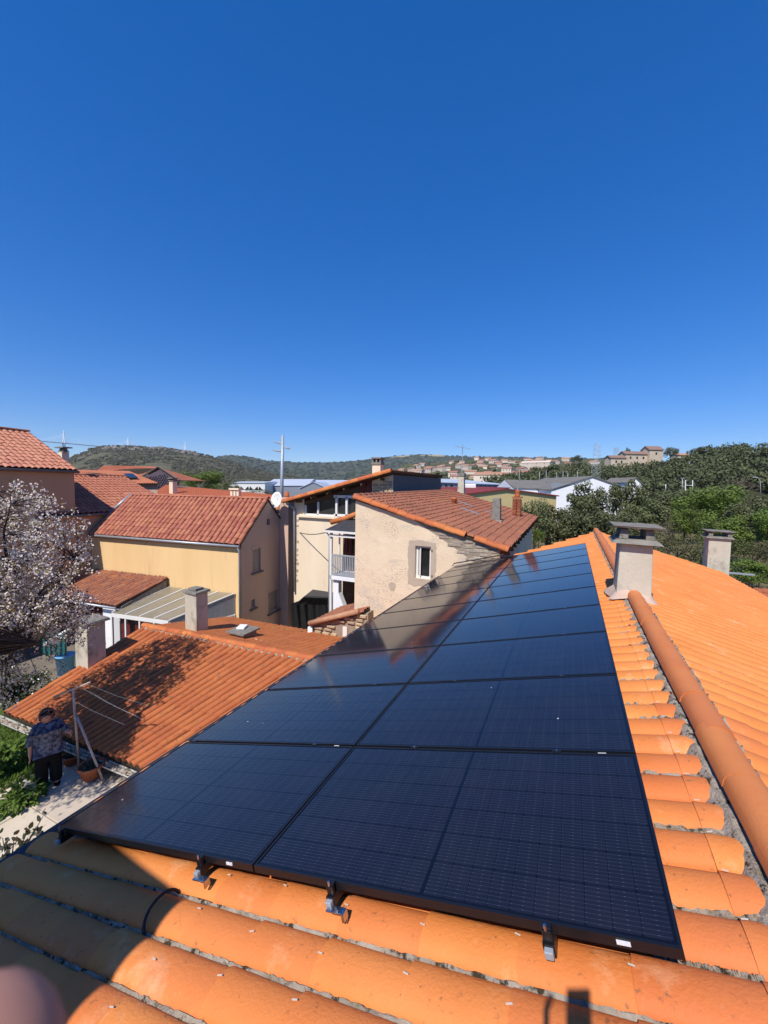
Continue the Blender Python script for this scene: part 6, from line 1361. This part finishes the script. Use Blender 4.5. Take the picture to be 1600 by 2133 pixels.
# ------------------------------------------------------------------ single trees
_CR = {}
def crown_mesh(kind, seed, m, n=5200, lf=.085, clumps=34):
    k = (kind, seed)
    if k not in _CR:
        rn = random.Random(seed*7+1); b = MB()
        for i in range(clumps):
            d = V((rn.gauss(0, 1), rn.gauss(0, 1), rn.gauss(.2, .8))).normalized(); q = rn.uniform(.35, .92); c = V((d.x*q, d.y*q, d.z*q)); rr = rn.uniform(.20, .34)
            for j in range(n//clumps):
                dd = V((rn.gauss(0, 1), rn.gauss(0, 1), rn.gauss(0, 1))).normalized(); p = c+dd*rr*rn.uniform(.55, 1.05); t = V((rn.gauss(0, 1), rn.gauss(0, 1), rn.gauss(0, .6))).normalized(); s = t.cross(dd).normalized()*lf*.42
                b.add([p-t*lf*.5, p+s, p+t*lf*.5, p-s], [(0, 1, 2, 3)])
        o = b.build('crown', m); _CR[k] = o.data; bpy.data.objects.remove(o)
    return _CR[k]
def bare_mesh(seed):
    k = ('bare', seed)
    if k not in _CR:
        rn = random.Random(seed); b = MB()
        def g(p, d, L, r_, lv):
            q = p+d*L*.5+V((rn.gauss(0, .03), rn.gauss(0, .03), 0)); t = q+(d+V((rn.gauss(0, .2), rn.gauss(0, .2), .1))).normalized()*L*.5; b.tube([p, q, t], [r_, r_*.8, r_*.55], 4, cap=False)
            if lv < 5:
                for _ in range(3 if lv < 4 else 2): g(lerp(q, t, rn.random()), (d+V((rn.gauss(0, .45), rn.gauss(0, .45), rn.gauss(.15, .25)))).normalized(), L*rn.uniform(.6, .8), r_*.58, lv+1)
        g(V((0, 0, -1.0)), V((0, 0, 1)), .75, .035, 0); o = b.build('crown', m_twig); _CR[k] = o.data; bpy.data.objects.remove(o)
    return _CR[k]
TM_ = {}
def tree(name, label, x, yt, yb, wpx, d, mesh, group=None, trunk=True):
    top, bot = atd(x, yt, d), atd(x, yb, d); H = top.z-bot.z; w_ = wpx*d/F/2
    e = empty(name, V((bot.x, bot.y, bot.z)), label, 'tree', group); o = bpy.data.objects.new('crown', mesh); COL.objects.link(o); adopt(o, e)
    c = V((bot.x, bot.y, bot.z+H*.56)); a = RND.uniform(0, 6.28)
    o.matrix_basis = Matrix.Translation(c) @ Matrix.Rotation(a, 4, 'Z') @ Matrix.Diagonal((w_, w_, H*.46, 1))
    if trunk:
        b = MB(); b.tube([bot-ZV*2, bot+ZV*H*.3, c], [H*.03, H*.022, H*.008], 6)
        for k in range(4): an = k*1.7; b.tube([bot+ZV*H*.3, c+V((math.cos(an)*w_*.5, math.sin(an)*w_*.5, H*.12))], [H*.015, H*.004], 4)
        b.build('trunk', m_bark, e)
    return e
OK = [crown_mesh('oak', s, m_oak) for s in (1, 2, 3)]; OL = [crown_mesh('olive', s, m_oak2, 4200, .075) for s in (4, 5)]; SP = [crown_mesh('spring', s, m_spring, 5000, .075, 38) for s in (6, 7)]; BA = [bare_mesh(3), bare_mesh(8)]; SH = [crown_mesh('shrub', s, m_shrub, 1500, .07) for s in (9,)]
g_ = 'trees behind the roof'
T = [('oak_tree', 'olive green oak in front of the yellow hall', 1112, 1036, 1150, 84, 34, OL[0]), ('oak_tree', 'dark oak behind the roof of the old cream house', 1160, 1048, 1160, 110, 36, OK[0]),
     ('oak_tree', 'dark oak in front of the middle of the white barn', 1216, 1008, 1130, 96, 50, OK[1]), ('oak_tree', 'broad dark oak right behind the ridge end', 1232, 1062, 1165, 130, 33, OK[2]),
     ('oak_tree', 'tall dense oak hiding the end of the white barn', 1304, 994, 1120, 84, 62, OK[0]), ('oak_tree', 'olive green oak between the barn and the near chimney', 1285, 1062, 1160, 110, 38, OL[1]),
     ('oak_tree', 'dark oak behind the near chimney cap', 1350, 1040, 1140, 110, 55, OK[1]), ('oak_tree', 'dark oak below the straight lamp post', 1400, 1020, 1110, 110, 60, OK[2]),
     ('spring_tree', 'bright green spring tree, largest in the hollow', 1478, 1008, 1125, 130, 46, SP[0]), ('spring_tree', 'bright green young tree just above the far chimney', 1500, 1070, 1180, 120, 33, SP[1]),
     ('spring_tree', 'small yellow-green tree between the two chimneys', 1425, 1058, 1130, 80, 42, SP[1]), ('oak_tree', 'dark oak at the edge of the frame above the bright trees', 1580, 1040, 1135, 120, 40, OK[1]),
     ('spring_tree', 'bright green tree at the frame edge below the lamp', 1612, 1060, 1170, 90, 34, SP[0]), ('bare_tree', 'grey leafless tree under the wooded hill', 1525, 985, 1055, 120, 85, BA[0]),
     ('bare_tree', 'pale leafless sapling behind the near chimney', 1392, 1052, 1165, 70, 30, BA[1]), ('bare_tree', 'slim leafless tree in front of the white barn', 1240, 1000, 1110, 60, 60, BA[0]),
     ('shrub_tree', 'brown shrub between the chimneys', 1410, 1110, 1180, 110, 26, SH[0]), ('shrub_tree', 'brown shrub behind the near chimney', 1355, 1098, 1165, 110, 28, SH[0]), ('shrub_tree', 'dark brown shrub right of the far chimney', 1565, 1115, 1195, 110, 26, SH[0]),
     ('spring_tree', 'low bright green shrub at the frame edge beyond the eave', 1580, 1165, 1235, 110, 20, SP[1]),
     ('oak_tree', 'lone round pine on the skyline of the hillside town', 1201, 948, 966, 22, 800, OK[2]), ('oak_tree', 'dark cypress beside the hilltop farm', 1306, 934, 966, 17, 250, OK[1]), ('oak_tree', 'spreading oak on the skyline right of the farm', 1462, 928, 965, 50, 235, OK[0]), ('olive_tree', 'pale olive tree just right of the farm tower', 1396, 930, 962, 30, 250, OL[0]),
     ('spring_tree', 'bright green spring tree left of the mast', 425, 978, 1040, 90, 75, SP[0]), ('bare_tree', 'tan leafless poplar behind the dark gable', 372, 962, 1030, 60, 95, BA[0]), ('bare_tree', 'tan leafless poplar left of the bright green tree', 345, 965, 1030, 50, 100, BA[1]),
     ('shrub_tree', 'grey-brown bushes below the white hall', 540, 1015, 1045, 70, 60, SH[0]), ('olive_tree', 'grey green bush beside the white hall', 480, 1000, 1040, 40, 70, OL[1]),
     ('shrub_tree', 'yellow-green bush at the corner of the old roof eave', 1122, 1100, 1140, 26, 26, SP[0])]
for t in T: tree(*t)
for k, x in enumerate((1082, 1124, 1138, 1160, 1173, 1183, 1203)):
    pole('thin_post', 'thin grey post in the row before the hillside wood', 'post', [atd(x, 978+(k*5) % 9, 100), atd(x, 1012, 100)], .05)['group'] = 'posts in front of the wood'

# ------------------------------------------------------------------ the air: thin even haze from the near roofs to the far hills
b = MB(); b.hexa([V((x, y, z)) for z in (GROUND-4, 520) for x, y in ((-5200, -300), (2600, -300), (2600, 5600), (-5200, 5600))])
hz = b.build('haze', None); hz.data.materials.clear(); tag(hz, 'thin blue haze between the near roofs and the far hills', 'haze', kind='stuff')
mh = bpy.data.materials.new('haze'); mh.use_nodes = True; t_ = mh.node_tree; t_.nodes.clear(); ou = t_.nodes.new('ShaderNodeOutputMaterial'); pv = t_.nodes.new('ShaderNodeVolumePrincipled')
pv.inputs['Color'].default_value = (.80, .88, 1, 1); pv.inputs['Density'].default_value = .00005; pv.inputs['Anisotropy'].default_value = 0; t_.links.new(pv.outputs[0], ou.inputs['Volume']); hz.data.materials.append(mh)
# ================================================================== the one who takes the picture: stands on the roof behind the lens
PH = CAM - UP*.050 + RT*.012 - FW*.012
e = tag(bpy.data.objects.new('phone', None), 'dark phone held up by the photographer', 'phone'); COL.objects.link(e); e.location = PH
MB().box(PH, (.076, .158, .009), X=RT, Y=UP).build('phone_body', m_black, e)
e = empty('person', V((-.38, -2.15, -.3)), 'photographer on the roof: blurred fingertip at the frame edge and phone shadow', 'person')
Pz = lambda s, f, z: V((-.38+s, -2.15+f, -.28+z))
hl, hr = PH-RT*.055-UP*.05-FW*.02, PH+RT*.055-UP*.06-FW*.02
pts = [(Pz(0, 0, .86), (.14, .11)), (Pz(0, 0, 1.1), (.14, .1)), (Pz(0, 0, 1.28), (.13, .09)), (Pz(0, 0, 1.38), .05), (Pz(0, .03, 1.5), (.075, .09)), (Pz(0, .03, 1.57), (.065, .08)),
       (Pz(.17, 0, 1.3), .055), (Pz(.19, .18, 1.25), .045), (hr-FW*.03-UP*.07, .030), (Pz(-.17, 0, 1.3), .055), (Pz(-.2, .18, 1.25), .045), (hl-FW*.03-UP*.07, .030),
       (Pz(.1, 0, .8), .09), (Pz(.12, .04, .45), .07), (Pz(.12, 0, .08), .05), (Pz(.13, .1, .05), .04), (Pz(-.1, 0, .8), .09), (Pz(-.12, .04, .45), .07), (Pz(-.12, 0, .08), .05), (Pz(-.13, .1, .05), .04)]
ed = [(0, 1), (1, 2), (2, 3), (3, 4), (4, 5), (2, 6), (6, 7), (7, 8), (2, 9), (9, 10), (10, 11), (0, 12), (12, 13), (13, 14), (14, 15), (0, 16), (16, 17), (17, 18), (18, 19)]
for wi, hc, sg in ((8, hr, 1), (11, hl, -1)):
    i = len(pts); pts.append((hc, (.024, .018))); ed.append((wi, i))
    for k in range(4):
        b0 = hc+UP*(.02-.02*k)-FW*.008+RT*sg*.012; b1 = b0+RT*sg*(.004)+FW*.012*(1 if sg > 0 else 1); b2 = b1-RT*sg*.022+FW*.004
        j = len(pts); pts += [(b0, .009), (b1, .0085), (b2, .007)]; ed += [(i, j), (j, j+1), (j+1, j+2)]
    j = len(pts); t0 = hc+UP*.03-FW*.016; pts += [(t0, .011), (t0+UP*.02-RT*sg*.012, .009)]; ed += [(i, j), (j, j+1)]
# the fingertip that strays in front of the lens
i = 11; tip = CAM+ray(48, 2120)*.050; k1 = CAM-RT*.072-UP*.085+FW*.030; k0 = CAM-RT*.085-UP*.115-FW*.01
j = len(pts); pts += [(k0, .010), (k1, .0095), (tip-RT*.008-UP*.010, .0112), (tip, .0098)]; ed += [(i, j), (j, j+1), (j+1, j+2), (j+2, j+3)]
skin('body', pts, ed, m_skin, e, 0, 2)
pts = [(Pz(0, 0, .80), (.19, .15)), (Pz(0, 0, 1.05), (.18, .14)), (Pz(0, 0, 1.27), (.15, .11)), (Pz(0, 0, 1.35), .07), (Pz(.19, 0, 1.3), .08), (Pz(.21, .18, 1.25), .065), (lerp(Pz(.21, .18, 1.25), hr-FW*.03-UP*.07, .7), .05), (Pz(-.19, 0, 1.3), .08), (Pz(-.22, .18, 1.25), .065), (lerp(Pz(-.22, .18, 1.25), hl-FW*.03-UP*.07, .7), .05)]
skin('jacket', pts, [(0, 1), (1, 2), (2, 3), (2, 4), (4, 5), (5, 6), (2, 7), (7, 8), (8, 9)], m_jacket, e, 0, 2)
pts = [(Pz(0, 0, .86), (.17, .13)), (Pz(0, 0, .76), (.17, .14)), (Pz(.11, .02, .45), .095), (Pz(.12, 0, .1), .085), (Pz(-.11, .02, .45), .095), (Pz(-.12, 0, .1), .085)]
skin('trousers', pts, [(0, 1), (1, 2), (2, 3), (1, 4), (4, 5)], m_cloth, e, 0, 2)
for s in (-1, 1): MB().lathe(Pz(.125*s, .05, .0), [(.05, 0), (.06, .04), (.045, .09), (.02, .1)], 12).build('shoe', m_cloth, e, True)
MB().lathe(Pz(0, .015, 1.47), [(.07, 0), (.092, .06), (.08, .12), (.03, .15)], 16).build('hair', m_hair, e, True)
